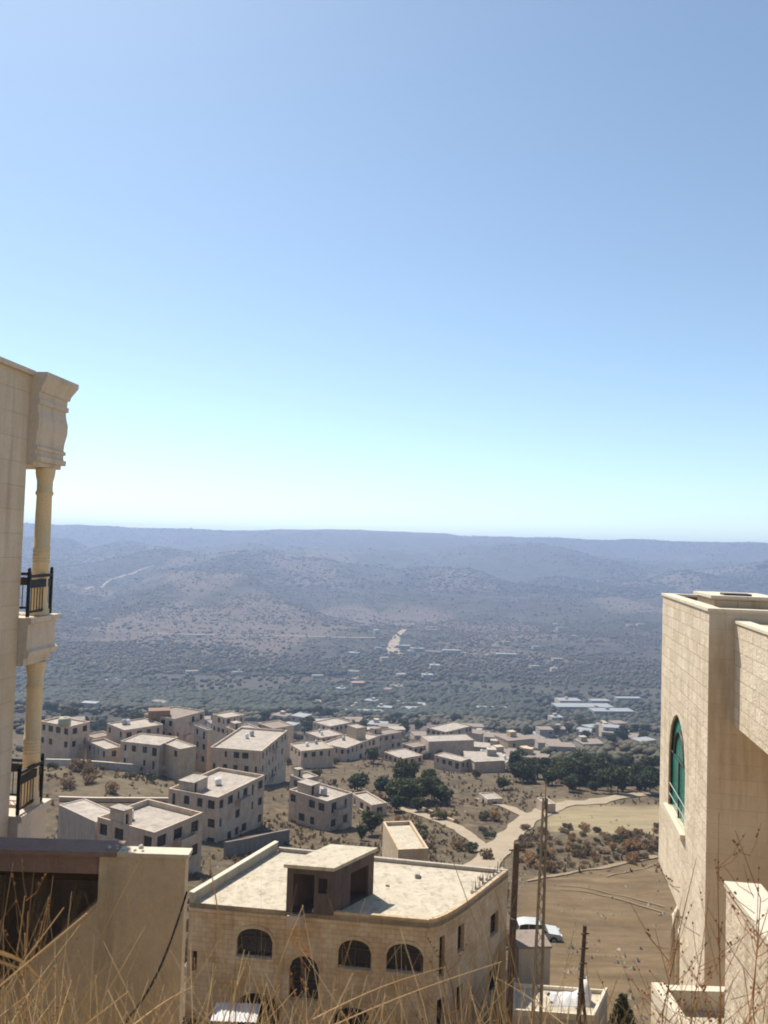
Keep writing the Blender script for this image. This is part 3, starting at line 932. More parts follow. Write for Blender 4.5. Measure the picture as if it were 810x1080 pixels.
# ------------------------------------------------------------------ rendered yard building below the viewer (west)
def yard_building():
    Y0 = 9.1
    tl = P(-160, 900, Y0); tr = P(196, 905, Y0); z = tr.z
    zb = -13
    jx = P(104, 925, Y0).x                                  # where the solid wall begins
    lint = P(50, 921, Y0).z; st0 = P(104, 956, Y0); st1 = P(-2, 1052, Y0)
    T = thing('yard_building', 'tan rendered yard building with dark open stair entrance and sloping parapet', 'outbuilding', (tr.x, Y0, zb))
    w = MB(); t = .15
    slope = (st0.z - st1.z) / (st0.x - st1.x)
    xl = tl.x; zl = st0.z + slope * (xl - st0.x)
    poly = [(xl, zb), (tr.x, zb), (tr.x, z), (jx, z), (jx, st0.z), (xl, zl)]
    fr = [Vector((x, Y0, zz)) for x, zz in poly]; bk = [Vector((x, Y0 + t, zz)) for x, zz in poly]
    w.face(fr); w.face(bk[::-1])
    for k in range(len(poly)):
        w.face([fr[k], bk[k], bk[(k + 1) % len(poly)], fr[(k + 1) % len(poly)]])
    w.box((tr.x - t - .06, Y0 + t + .003, zb), (t, 0, 0), (-.95, 2.2, 0), (0, 0, z - zb - 1.6))
    w.build('wall', 'tan_render', T)
    ln = MB(); ln.box((xl, Y0 + .02, lint), (jx - xl - .003, 0, 0), (0, .29, 0), (0, 0, z - lint - .004)); ln.build('lintel', 'purple_slab', T)
    rf = MB(); rf.box((xl - .1, Y0 - .05, z + .003), (jx - xl + .3, 0, 0), (0, .36, 0), (0, 0, .05)); rf.build('roof_edge', 'purple_slab', T)
    cp = MB(); cp.box((jx + .205, Y0 - .03, z + .003), (tr.x - jx - .17, 0, 0), (0, .20, 0), (0, 0, .045)); cp.build('coping', 'coping_stone', T)
    sc = MB(); a = Vector((xl, Y0 - .03, zl + .003)); b = Vector((jx - .004, Y0 - .03, st0.z + .003))
    sc.box(a, b - a, (0, .32, 0), (0, 0, .05)); sc.build('stair_parapet_coping', 'tan_render', T)
    # stairwell behind the opening: back wall, ceiling, flight of steps
    iw = MB()
    iw.box((xl, Y0 + 2.56, zb), (jx - xl + .2, 0, 0), (0, .2, 0), (0, 0, z - zb - 1.30))
    hx = jx + .003
    pr = [(Y0 + t + .004, zb), (Y0 + 2.55, zb), (Y0 + 2.55, z - 1.5), (Y0 + t + .06, z - .35), (Y0 + t + .004, z - .35)]
    f0 = [Vector((hx, y_, z_)) for y_, z_ in pr]; f1 = [Vector((hx + .2, y_, z_)) for y_, z_ in pr]
    iw.face(f0); iw.face(f1[::-1])
    for k in range(5): iw.face([f0[k], f1[k], f1[(k + 1) % 5], f0[(k + 1) % 5]])
    iw.build('inner_wall', 'dark_concrete', T)
    cl = MB(); q0 = Vector((xl, Y0 + .323, z - .19)); cl.box(q0, (jx - xl + .2, 0, 0), (0, 2.25, -1.2), (0, 0, .12)); cl.build('sloping_roof', 'dark_concrete', T)
    sp = MB(); n = 16
    for k in range(n):
        x0 = xl + (jx - xl) * k / n; zz = zl - .55 + slope * (jx - xl) * (k + .5) / n
        sp.box((x0, Y0 + t + .004, zb), ((jx - xl) / n - .002, 0, 0), (0, 1.25, 0), (0, 0, zz - zb))
    sp.build('stair', 'grey_block', T)
    # rubble along the roof edge
    for k in range(8):
        x = random.uniform(P(112, 903, Y0).x, P(150, 903, Y0).x); s = random.uniform(.015, .035)
        m = MB(); pts = []
        c = Vector((x, Y0 + random.uniform(.02, .14), z + (.054 if x < jx + .2 else .049)))
        ring = [[c + Vector((math.cos(q * PI / 3) * s * random.uniform(.7, 1.2) * rr, math.sin(q * PI / 3) * s * random.uniform(.7, 1.2) * rr, zz * s)) for q in range(6)] for rr, zz in ((.9, 0), (1.1, .5), (.5, 1.1))]
        m.grid(ring, 0, False, True); m.face(ring[-1]); 
        tag(m.build('rubble_stone', 'rubble', None, c), 'small pale stone lying on the roof edge of the tan yard building', 'stone', 'stones along the roof edge')
    # hanging cable
    cb = MB(); A = P(197, 941, Y0 - .06); B = P(118, 1095, 5.2); pts = []
    for k in range(25):
        t_ = k / 24; p = A.lerp(B, t_); p.z -= .22 * math.sin(PI * t_); pts.append(p)
    cb.tube(pts, .011, 6)
    tag(cb.build('cable', 'cable_black', None, A), 'thin black cable hanging from the tan wall corner toward the grass', 'cable')


yard_building()

# ------------------------------------------------------------------ town houses
TOWN_WALLS = 'town_stone'


def auto_ops(w, h, storeys, rnd, skip=.15, top=.0, ww=1.0):
    ops = []
    if storeys < 1: return ops
    sh = min(3.1, (h - top - .4) / max(1, storeys)); n = max(1, int(w / 2.45))
    for s in range(storeys):
        z1 = h - top - .70 - s * sh; z0 = z1 - 1.45
        if z0 < .1: continue
        for k in range(n):
            if rnd.random() < skip: continue
            c = w * (k + .5) / n + rnd.uniform(-.2, .2); q = ww * rnd.choice([.6, 1.1, 1.2, 1.4, 1.6])
            q = min(q, w * .8)
            if c - q / 2 < .25 or c + q / 2 > w - .25: continue
            ops.append(dict(x0=c - q / 2, x1=c + q / 2, z0=z0 - (.5 if rnd.random() < .12 else 0), z1=z1))
    return ops


def near_block(n, L, R, yaw):
    """plan corners of a box whose near upper corner, left and right corners fall on photo columns"""
    N = P(*n); a = rad(yaw) + math.atan((405 - n[0]) / F); r = Vector((math.cos(a), math.sin(a), 0)); l = Vector((-math.sin(a), math.cos(a), 0))

    def solve(d, col):
        lo, hi = 0.0, 60.0
        s = 1 if proj(N + d * 1.0)[0] > proj(N)[0] else -1
        for _ in range(40):
            m = (lo + hi) / 2
            if (proj(N + d * m)[0] - col) * s < 0: lo = m
            else: hi = m
        return lo
    ll = solve(l, L)
    if ll > 10.5 and yaw < 72: return near_block(n, L, R, yaw + 3)
    return N, r, l, min(solve(r, R), 22), ll


def block_part(parent, N, r, l, lr, ll, z0, z1, storeys, rnd, wallm, roofm, par=.45, wins=True, names=('wall', 'roof'), skip=.15, glassm='dark_glass'):
    """four walls with parapet, roof deck, each window a part"""
    mb = MB(); h = z1 - z0
    A = Vector((N.x, N.y, z0)); Lc = A + l * ll; Rc = A + r * lr; D = A + l * ll + r * lr
    opl = auto_ops(ll, h, storeys, rnd, skip) if wins else []
    opr = auto_ops(lr, h, storeys, rnd, skip) if wins else []
    wall_face(mb, Lc, -l, ll, h, opl, .18)
    wall_face(mb, A, r, lr, h, opr, .18)
    wall_face(mb, Rc, l, ll, h); wall_face(mb, D, -r, lr, h)
    t = min(.22, lr * .1, ll * .1)
    up = Vector((0, 0, h)); dn = Vector((0, 0, h - par))
    outer = [A, Rc, D, Lc]; inner = [A + r * t + l * t, Rc - r * t + l * t, D - r * t - l * t, Lc + r * t - l * t]
    for k in range(4):
        j = (k + 1) % 4
        mb.face([outer[k] + up, outer[j] + up, inner[j] + up, inner[k] + up])
        mb.face([inner[k] + up, inner[j] + up, inner[j] + dn, inner[k] + dn])
    W = mb.build(names[0], wallm, parent)
    if storeys >= 2 and wins and lr > 5:
        for k in range(rnd.choice([1, 2, 2])):
            zz = h - .7 - 1.45 - .75 - rnd.randint(0, storeys - 1) * min(3.1, (h - .4) / storeys); x = rnd.uniform(.1, .55) * lr
            if zz > .5: balcony_part(parent, A, r, x, min(lr - .2, x + rnd.uniform(2.2, 3.4)), zz - k * .004, wallm, rnd)
    rf = MB(); rf.face([p + dn for p in inner]); rf.build(names[1], roofm, parent)
    for oo, uu, oq in ((Lc, -l, opl), (A, r, opr)):
        out = Vector((uu.y, -uu.x, 0))
        for q in oq:
            g = window_part(parent, oo, uu, q, .18, glassm)
            if N.y < 215:
                sb = MB(); sb.box(oo + uu * (q['x0'] - .12) + Vector((0, 0, q['z0'] - .12)) + out * .003, uu * (q['x1'] - q['x0'] + .24), out * .1, (0, 0, .118)); sb.build('sill', 'coping_stone', g)
    return W


def balcony_part(parent, o, u, x0, x1, z, wallm, rnd):
    o = Vector(o); u = Vector(u); out = Vector((u.y, -u.x, 0)); d = rnd.uniform(.8, 1.3)
    m = MB(); b = o + u * x0 + Vector((0, 0, z)) + out * .003
    w = x1 - x0
    m.box(b, u * w, out * d, (0, 0, .16)); m.box(b + out * (d - .12) + Vector((0, 0, .163)), u * w, out * .12, (0, 0, .8))
    m.box(b + Vector((0, 0, .163)), u * .12, out * (d - .123), (0, 0, .8)); m.box(b + u * (w - .12) + Vector((0, 0, .163)), u * .12, out * (d - .123), (0, 0, .8))
    m.build('balcony', wallm, parent)


def house(label, n, L, R, yaw, base, storeys, wallm=TOWN_WALLS, roofm='roof_town', hut=None, par=.45, seed=0, skip=.15, name='town_house', tk=None):
    rnd = random.Random(seed + int(n[0] * 7 + n[1]))
    N, r, l, lr, ll = near_block(n, L, R, yaw)
    gb = min(gz((N + d).x, (N + d).y) for d in (Vector(), r * lr, l * ll, r * lr + l * ll))
    zb = min(P(n[0], base, n[2]).z, gb) - .3
    T = thing(name, label, 'house', (N.x, N.y, gz(N.x, N.y)))
    block_part(T, N, r, l, lr, ll, zb, N.z, storeys, rnd, wallm, roofm, par, skip=skip)
    if hut:
        fr, fl, wr, wl_, hh = hut      # fractions along r and l, sizes in fractions, height
        q = N + r * lr * fr + l * ll * fl; q.z = N.z - par
        hm = MB()
        M0 = q
        o = [dict(x0=.3, x1=min(1.1, lr * wr * .6), z0=.05, z1=1.8)] if lr * wr > 1.2 else []
        wall_face(hm, q + l * ll * wl_, -l, ll * wl_, hh); wall_face(hm, q, r, lr * wr, hh, o, .25)
        wall_face(hm, q + r * lr * wr, l, ll * wl_, hh); wall_face(hm, q + r * lr * wr + l * ll * wl_, -r, lr * wr, hh)
        hh_ = hm.build('roof_hut', wallm, T)
        rr = MB(); rr.box(q - r * .1 - l * .1 + Vector((0, 0, hh + .003)), r * (lr * wr + .2), l * (ll * wl_ + .2), (0, 0, .15)); rr.build('hut_roof', roofm, hh_)
        if o:
            window_part(hh_, q, r, o[0], .25, 'dark_glass', None, 'hut_door')
    if tk:
        for i in range(2 if lr * ll > 60 else 1):
            p = N + r * lr * rnd.uniform(.3, .8) + l * ll * rnd.uniform(.35, .8) + Vector((0, 0, -par + .002))
            tank(p, ('grey' if i else 'pale') + ' water tank on the roof of ' + tk, 'tank_grey' if i else 'tank_white', rnd.uniform(.45, .65), rnd.uniform(1.1, 1.5))
    return T, N, r, l, lr, ll


def add_block(T, n, L, R, yaw, base, storeys, wallm=TOWN_WALLS, roofm='roof_town', par=.4, seed=5, wins=True, skip=.15):
    """a second volume of the same house"""
    rnd = random.Random(seed + int(n[0] + n[1] * 3))
    N, r, l, lr, ll = near_block(n, L, R, yaw)
    zb = min(P(n[0], base, n[2]).z, gz(N.x, N.y), gz(N.x + l.x * ll, N.y + l.y * ll), gz(N.x + r.x * lr, N.y + r.y * lr)) - .3
    block_part(T, N, r, l, lr, ll, zb, N.z, storeys, rnd, wallm, roofm, par, wins, ('wing', 'wing_roof'), skip)


def tank(loc, label, mat='tank_white', r=.6, h=1.3, group='roof water tanks'):
    m = MB(); m.lathe(loc, [(r * .95, .18), (r, .25), (r, h * .8), (r * .8, h * .95), (r * .25, h), (r * .25, h + .08)], 14)
    for k in range(3):
        a = k * 2.1; m.cbox((loc[0] + math.cos(a) * r * .7, loc[1] + math.sin(a) * r * .7, loc[2]), .12, .12, .2)
    return tag(m.build('water_tank', mat, None, loc), label, 'water tank', group)


# white-walled house just beyond the yard building
T, N, r, l, lr, ll = house('cream two storey house with dark roof hut just beyond the tan yard building', (163, 878, 100), 103, 214, 33, 930, 2, hut=(.02, .55, .16, .25, 2.2), par=.75, seed=1)
add_block(T, (101, 867, 106), 62, 129, 30, 900, 0, 'dark_concrete', 'roof_town', .1, 3, False)
tank(N + r * lr * .35 + l * ll * .75 + Vector((0, 0, -.75)), 'white water tank on the roof of the two storey cream house', 'tank_white', .55, 1.3)
# the block with white roof
T, N, r, l, lr, ll = house('pinkish three storey block with white roof corner and stair hut', (230, 841, 135), 178, 279, 40, 892, 3, hut=(.05, .55, .28, .3, 1.9), par=.6, seed=2)
tank(N + r * lr * .5 + l * ll * .5 + Vector((0, 0, -.6)), 'white water tank on the roof of the pinkish three storey block', 'tank_white', .6, 1.2)
# house to its east
T, N, r, l, lr, ll = house('small two storey cream block standing behind the villa roof', (345, 845, 150), 305, 372, 38, 884, 2, hut=(.1, .5, .35, .35, 1.9), par=.4, seed=3, tk='the small block behind the villa roof')
# tall one behind
T, N, r, l, lr, ll = house('long three storey pink stone block with crenellated dark parapet', (276, 792, 190), 222, 303, 42, 840, 3, par=.5, seed=4, tk='the long pink stone block')
add_block(T, (219, 770, 200), 205, 224, 30, 812, 3, TOWN_WALLS, 'roof_dust', .3, 6)
# the stepped complex
T, N, r, l, lr, ll = house('white stepped villa with four storeys and recessed terraces', (131, 770, 196), 113, 172, 14, 806, 3, par=.3, seed=5, tk='the white stepped villa')
add_block(T, (168, 786, 186), 127, 188, 20, 808, 2, TOWN_WALLS, 'roof_town', .25, 7)
add_block(T, (190, 790, 184), 166, 207, 24, 812, 1, 'lime_stone', 'roof_town', .2, 8, skip=.5)
add_block(T, (184, 758, 206), 152, 216, 18, 800, 2, TOWN_WALLS, 'roof_dust', .3, 9)
N2 = P(168, 748, 210)
rk = MB(); rk.cbox((N2.x, N2.y, N2.z - 2.2), 5.5, 4, 2.2, 0, .3); rk.build('roof_store', 'red_earth_wall', T)
# west pair
T, N, r, l, lr, ll = house('beige two storey house with a domed tank, next to the columned balcony', (74, 766, 192), 42, 95, 24, 806, 2, par=.4, seed=6)
tank(N + r * lr * .1 + l * ll * .25 + Vector((0, 0, -.4)), 'round beige domed tank on the house by the columned balcony', 'tank_green', 1.5, 2.2)
house('low beige annexe with small windows beside the white stepped villa', (112, 790, 189), 92, 130, 20, 808, 1, seed=7)
# the row behind the dark trees
house('wide pale two storey block under a square cream roof tower', (365, 789, 262), 338, 424, 18, 812, 2, par=.4, seed=8, tk='the wide pale two storey block')
T, N, r, l, lr, ll = house('square cream tower room rising above the pale rooftops', (375, 768, 275), 366, 387, 35, 795, 0, 'tank_green', 'roof_town', .2, 9, name='tower_house') if False else house('square cream tower room rising above the pale rooftops', (376, 768, 275), 366, 386, 35, 795, 0, wallm='lime_stone', par=.2, seed=9, name='tower_house')
house('long pink walled shed with a curved white roof edge', (452, 782, 300), 444, 500, 12, 803, 0, par=.2, seed=10, name='long_shed')
house('cream house with one dark doorway at the end of the pink shed', (500, 795, 285), 497, 520, 20, 812, 1, par=.3, seed=11, tk='the cream house by the pink shed')
house('low cream house with a flat pale roof beside the dirt road', (529, 805, 270), 516, 548, 25, 826, 1, par=.3, seed=12, tk='the low cream house beside the dirt road')
house('plain beige house behind the long pink stone block', (318, 792, 245), 306, 352, 22, 812, 1, par=.3, seed=13, tk='the plain house behind the long pink block')
house('grey two storey house west of the tower room', (338, 778, 300), 322, 362, 25, 796, 1, par=.3, seed=14, tk='the grey house west of the tower room')
house('tan walled house with a bright roof among the dark trees', (392, 849, 168), 371, 408, 30, 868, 1, par=.35, seed=15)
house('low white roofed store behind the villa roof', (420, 896, 78), 404, 452, 12, 915, 0, wallm='lime_stone', roofm='roof_cream', par=.35, seed=16, name='storehouse')
house('narrow white house with lit roof at the wood edge', (486, 803, 250), 458, 496, 10, 816, 1, par=.2, seed=17)
house('small pink house with a dark garage front by the track', (424, 800, 262), 405, 446, 20, 815, 1, par=.2, seed=18)
house('two storey grey house with open dark ground floor beyond the track', (545, 810, 255), 533, 566, 30, 832, 1, par=.3, seed=19, tk='the grey house beyond the track')
house('small cream cabin with a sunlit roof at the road bend', (514, 843, 190), 505, 530, 25, 856, 1, par=.2, seed=20)
house('tiny cream hut at the corner of the pale field', (575, 848, 180), 566, 586, 25, 858, 0, par=.2, seed=21)


for i, (n_, L_, R_, b_, st_, lab) in enumerate((
        ((252, 772, 228), 238, 276, 800, 2, 'pale two storey house just behind the long pink stone block'),
        ((288, 768, 262), 272, 310, 786, 1, 'low pale house with a parapet beyond the long pink stone block'),
        ((238, 757, 262), 224, 258, 782, 2, 'square pale house behind the stepped villa tower'),
        ((398, 776, 288), 386, 424, 796, 2, 'pinkish house immediately east of the square tower room'),
        ((348, 766, 315), 330, 372, 784, 1, 'long low cream house behind the grey house west of the tower room'),
        ((100, 778, 208), 88, 120, 802, 2, 'cream house in the gap between the domed tank house and the stepped villa'),
        ((318, 822, 178), 306, 336, 842, 1, 'single storey house at the foot of the long pink stone block'),
        ((436, 788, 300), 424, 452, 803, 1, 'small cream house next to the pink walled shed'),
        ((470, 772, 330), 450, 498, 786, 1, 'wide low house behind the pink walled shed'))):
    house(lab, n_, L_, R_, 30 + 3 * (i % 4), b_, st_, roofm=('roof_town', 'roof_dust')[i % 2], par=.35, seed=60 + i, hut=((.1, .5, .3, .35, 1.8) if i % 3 == 0 else None))


def long_wall(label, pl, h, t, mat, cop=None):
    """retaining or boundary wall following the ground"""
    pts = [hit(*p) for p in pl]; c = pts[0]
    T = thing('boundary_wall', label, 'wall', c)
    m = MB(); k = MB()
    for a, b in zip(pts[:-1], pts[1:]):
        d = Vector((b.x - a.x, b.y - a.y, 0)); n = Vector((-d.y, d.x, 0)).normalized() * t
        za, zb = gz(a.x, a.y), gz(b.x, b.y)
        lo = [Vector((a.x, a.y, za - .6)), Vector((b.x, b.y, zb - .6))]
        hi = [Vector((a.x, a.y, za + h)), Vector((b.x, b.y, zb + h))]
        m.face([lo[0], lo[1], hi[1], hi[0]]); m.face([lo[1] + n, lo[0] + n, hi[0] + n, hi[1] + n]); m.face([hi[0], hi[1], hi[1] + n, hi[0] + n])
        m.face([lo[0], hi[0], hi[0] + n, lo[0] + n]); m.face([lo[1], lo[1] + n, hi[1] + n, hi[1]])
        if cop:
            e = Vector((0, 0, .004)); q = Vector((0, 0, .12)); o = -n * .2
            k.face([hi[0] + o + e, hi[1] + o + e, hi[1] + o + q, hi[0] + o + q]); k.face([hi[0] + o + q, hi[1] + o + q, hi[1] + n * 1.2 + q, hi[0] + n * 1.2 + q])
    m.build('wall_body', mat, T)
    if cop: k.build('coping', cop, T)
    return T


long_wall('pale retaining wall along the terrace below the stepped villa', [(47, 808), (80, 809), (120, 812), (160, 815), (186, 818)], 1.5, .4, 'white_wall', 'coping_stone')
long_wall('low stone terrace wall on the bare tan slope', [(62, 845), (100, 846), (140, 846), (178, 846)], .7, .4, 'lime_stone', 'coping_stone')
long_wall('dark concrete retaining wall in front of the pinkish block', [(238, 905), (262, 900), (285, 894), (305, 890)], 2.4, .4, 'raw_concrete')
long_wall('reddish yard wall between the two cream blocks', [(246, 893), (268, 889), (292, 885)], 1.2, .3, 'red_earth_wall')
long_wall('low rubble wall along the dirt track', [(432, 850), (455, 858), (478, 868)], .6, .35, 'lime_stone')


# low white-roofed building with a crumpled sheet, east of the villa
def low_roof():
    z = -24.3
    a = P(540, 1054, 42.6); b = P(627, 1060, 42.3); c = P(641, 1033, 45.0); d = P(541, 1025, 45.4)
    for q in (a, b, c, d): q.z = z
    T = thing('flat_roofed_store', 'low store with bright flat roof and pale parapet below the lattice pole', 'outbuilding', (a.x, a.y, gz(a.x, a.y)))
    m = MB(); m.prism([(q.x, q.y) for q in (a, b, c, d)], z - 6, z - .3); m.build('wall', 'grey_block', T)
    r = MB(); r.face([q + Vector((0, 0, -.296)) for q in (a, b, c, d)]); r.build('roof', 'roof_cream', T)
    k = MB(); ins = lambda q, e: q + (((a + b + c + d) / 4) - q) * e
    qs = (a, b, c, d)
    for i in range(4):
        p, q = qs[i], qs[(i + 1) % 4]; pi, qi = ins(p, .07), ins(q, .07); lo = Vector((0, 0, -.29)); hi = Vector((0, 0, .03 if i != 2 else -.1))
        k.face([p + lo, q + lo, q + hi, p + hi]); k.face([qi + lo, pi + lo, pi + hi, qi + hi]); k.face([p + hi, q + hi, qi + hi, pi + hi])
    k.build('parapet', 'coping_stone', T)
    # crumpled sheet
    s = MB(); rows = []; u0 = P(582, 1043, 43.6); 
    for i in range(19):
        row = []
        for j in range(9):
            x = u0.x + i / 18 * 2.1; y = u0.y + j / 8 * 1.3
            zz = z - .28 + .26 * math.sin(PI * j / 8) * (1 + .7 * float(fbm(np.array([x * 2.2]), np.array([y * 2.2]), 50, 3)[0])) + (1.05 * max(0, (i - 11) / 7) ** 2 * math.sin(PI * j / 8) ** .7)
            row.append((x + .12 * math.sin(j * 1.7), y, max(z - .285, zz)))
        rows.append(row)
    s.grid(rows); ob = s.build('tarpaulin', 'tarp_white', None, u0)
    tag(ob, 'crumpled grey white sheet heaped on the bright flat store roof', 'tarpaulin')
    # block-work shed behind
    e = P(547, 1020, 47.5); B = MB(); B.box((e.x, e.y, -29), (1.9, .2, 0), (-.2, 1.9, 0), (0, 0, 29 - 23.55))
    S = thing('block_shed', 'small grey block shed between the bright roof and the parked car', 'shed', (e.x, e.y, gz(e.x, e.y)))
    B.build('wall', 'grey_block', S); R = MB(); R.box((e.x - .08, e.y - .08, -23.546), (2.06, .22, 0), (-.2, 2.06, 0), (0, 0, .12)); R.build('roof', 'roof_dust', S)
    # lower terrace roof at the villa's west foot
    g = P(222, 1075, 40.5); V = thing('carport_roof', 'bright corrugated lean-to roof at the foot of the tan villa', 'lean-to', (g.x, g.y, -27))
    cr = MB(); rows = []
    for i in range(41):
        x = g.x + i / 40 * 2.3; rows.append([(x, g.y + j * 1.4, -24.1 + .03 * math.sin(i * 1.9) + j * .12) for j in range(2)])
    cr.grid(rows); cr.build('roof_sheet', 'tarp_white', V)
    po = MB(); po.box((g.x, g.y, -28.5), (.1, 0, 0), (0, .1, 0), (0, 0, 4.36)); po.build('post', 'steel_pole', V)


low_roof()


# parked car
def parked_car():
    c = hit(567, 991, 30); loc = Vector((c.x, c.y, gz(c.x, c.y)))
    T = thing('parked_car', 'white car parked on bare earth behind the lattice pole', 'car', loc)
    # profile along the length (x), z; built facing +x
    prof_lo = [(-2.05, .35), (-2.1, .6), (-2.05, .95), (.75, 1.0), (1.85, .86), (2.1, .62), (2.1, .35)]
    m = MB(); rows = []
    at = lambda x, y, z: loc + Vector((x, y, z))
    for yy, e in ((-.86, 0), (-.88, 0), (0, .03), (.88, 0), (.86, 0)):
        pass
    secs = [(-.80, .93), (-.86, 1.0), (.86, 1.0), (.80, .93)]
    rows = [[at(x * k, y, .35 + (z - .35) * k) for x, z in prof_lo] for y, k in secs]
    m.grid(rows, 0, False); m.face(rows[0]); m.face(rows[-1][::-1]); m.build('body', 'car_white', T)
    cab = [(-2.0, .95), (-1.75, 1.55), (-1.2, 1.66), (.1, 1.62), (.85, .99)]
    m = MB(); rows = [[at(x, y * (1 - .12 * (z - .95) / .7), z) for x, z in cab] for y in (-.80, .80)]
    m.grid(rows, 0, False); m.face(rows[0]); m.face(rows[1][::-1])
    cabo = m.build('cabin', 'dark_glass', T)
    rr = MB(); rows = [[at(x, y, z) for x, z in [(-1.85, 1.50), (-1.72, 1.60), (-1.2, 1.70), (.12, 1.66), (.3, 1.52)]] for y in (-.72, .72)]
    rr.grid(rows, 0, True); rr.build('roof', 'car_white', T)
    for x0, x1 in ((-1.98, -1.72), (-1.0, -.96), (.15, .82)):
        for y in (-.775, .775):
            p = MB(); p.tube([at(x0 if x0 != .15 else x1, y * 1.04, .97), at(x1 if x0 != .15 else x0, y * .93, 1.62)], .045, 6); p.build('pillar', 'car_white', T)
    for x in (-1.3, 1.3):
        for y in (-.84, .84):
            w = MB(); ring = lambda R, yy: [at(x + R * math.cos(q * PI / 9), yy, .33 + R * math.sin(q * PI / 9)) for q in range(18)]
            w.grid([ring(.2, y - .09), ring(.33, y - .09), ring(.33, y + .09), ring(.2, y + .09)], 0, False, True)
            wh = w.build('wheel', 'rubber', T); h = MB(); h.face(ring(.21, y - .07)); h.face(ring(.21, y + .07)[::-1]); h.build('rim', 'tank_grey', wh)
    for y in (-.6, .6):
        h = MB(); h.box(at(2.02, y - .15, .62), (.05, 0, 0), (0, .3, 0), (0, 0, .14)); h.build('headlight', 'tank_white', T)


parked_car()


# ------------------------------------------------------------------ poles
def poles():
    top = P(575, 842, 30.5); bx = P(568, 1080, 30.5); gx = Vector((bx.x - .15, 30.5, gz(bx.x, 30.5)))
    T = thing('utility_pole', 'tall slim lattice steel pole rising in front of the dirt road', 'pole', gx)
    for s in (-1, 1):
        for q in (-1, 1):
            m = MB(); m.tube([gx + Vector((s * .2, q * .2, -.3)), top + Vector((s * .07, q * .07, 0))], [.045, .03], 5); m.build('leg', 'steel_pole', T)
    m = MB(); n = 26
    for k in range(n):
        t0, t1 = k / n, (k + 1) / n
        for (sa, qa), (sb, qb) in (((-1, -1), (1, -1)), ((1, -1), (1, 1)), ((1, 1), (-1, 1)), ((-1, 1), (-1, -1))):
            w0 = .2 + (.055 - .2) * t0; w1 = .2 + (.055 - .2) * t1
            a = gx.lerp(top, t0) + Vector((sa * w0, qa * w0, 0)); b = gx.lerp(top, t1) + Vector((sb * w1, qb * w1, 0))
            m.tube([a, b], .014, 4, 0, False)
    m.build('lattice_bracing', 'steel_pole', T)
    m = MB(); m.tube([top + Vector((0, 0, -.4)), top + Vector((.02, 0, .75))], [.03, .012], 6); m.build('finial', 'steel_pole', T)
    # dark timber pole at the villa's corner
    a = P(545, 889, 38); b = P(536, 1080, 38); d = (b - a); base = a + d * ((gz(b.x, 38) - .3 - a.z) / d.z)
    m = MB(); m.tube([base, a.lerp(base, .5), a], [.20, .18, .14], 10); T2 = thing('timber_pole', 'dark timber pole beside the corner of the tan villa', 'pole', base)
    m.build('shaft', 'wood_pole', T2); c = MB(); c.tube([a + Vector((-.35, 0, -.35)), a + Vector((.4, 0, -.3))], .035, 6); c.build('crossarm', 'wood_pole', T2)
    m = MB(); m.tube([P(541, 980, 37.8), P(541, 980, 37.8) + Vector((0, 0, .5))], .17, 10); m.build('meter_box', 'dark_frame', T2)
    # short pole with two feet and cleats
    a = P(617, 976, 40.5); b = P(610, 1080, 40.5); d = b - a; base = a + d * ((gz(b.x, 40.5) - .2 - a.z) / d.z)
    T3 = thing('timber_post', 'short dark timber post with cleats beside the bright flat roof', 'post', base)
    m = MB(); m.tube([base, a], [.14, .10], 8); m.build('shaft', 'wood_pole', T3)
    m = MB(); m.tube([base + Vector((.75, 0, 0)), a.lerp(base, .35)], .085, 8); m.build('brace', 'wood_pole', T3)
    for k in range(7):
        p = a.lerp(base, .05 + .1 * k); m = MB(); m.tube([p + Vector((-.2, -.12, 0)), p + Vector((.2, -.12, .03))], .035, 6); m.build('cleat', 'wood_pole', T3)


poles()


# ------------------------------------------------------------------ trees
def crown_mesh(name, mat, lobes, n, leaf, seed, squash=1.0):
    """crown of many small leaf faces spread through several lobes"""
    g = np.random.default_rng(seed); V = []; Fc = []
    per = np.array([l[3] ** 2 for l in lobes]); per = (per / per.sum() * n).astype(int)
    for (x, y, z, r), k in zip(lobes, per):
        d = g.normal(size=(k, 3)); d /= np.linalg.norm(d, axis=1)[:, None]
        rr = r * (.45 + .62 * g.random(k) ** .6)
        p = d * rr[:, None] * np.array([1, 1, squash]) + np.array([x, y, z])
        a = g.normal(size=(k, 3)); a /= np.linalg.norm(a, axis=1)[:, None]
        b = np.cross(a, g.normal(size=(k, 3))); b /= np.linalg.norm(b, axis=1)[:, None]
        s = leaf * (.5 + g.random(k))[:, None]
        for i in range(k):
            j = len(V); V += [p[i] - a[i] * s[i], p[i] + b[i] * s[i] * .7, p[i] + a[i] * s[i], p[i] - b[i] * s[i] * .7]; Fc.append((j, j + 1, j + 2, j + 3))
    me = bpy.data.meshes.new(name); me.from_pydata([tuple(v) for v in V], [], Fc); me.materials.append(MATS[mat]); me.update()
    return me


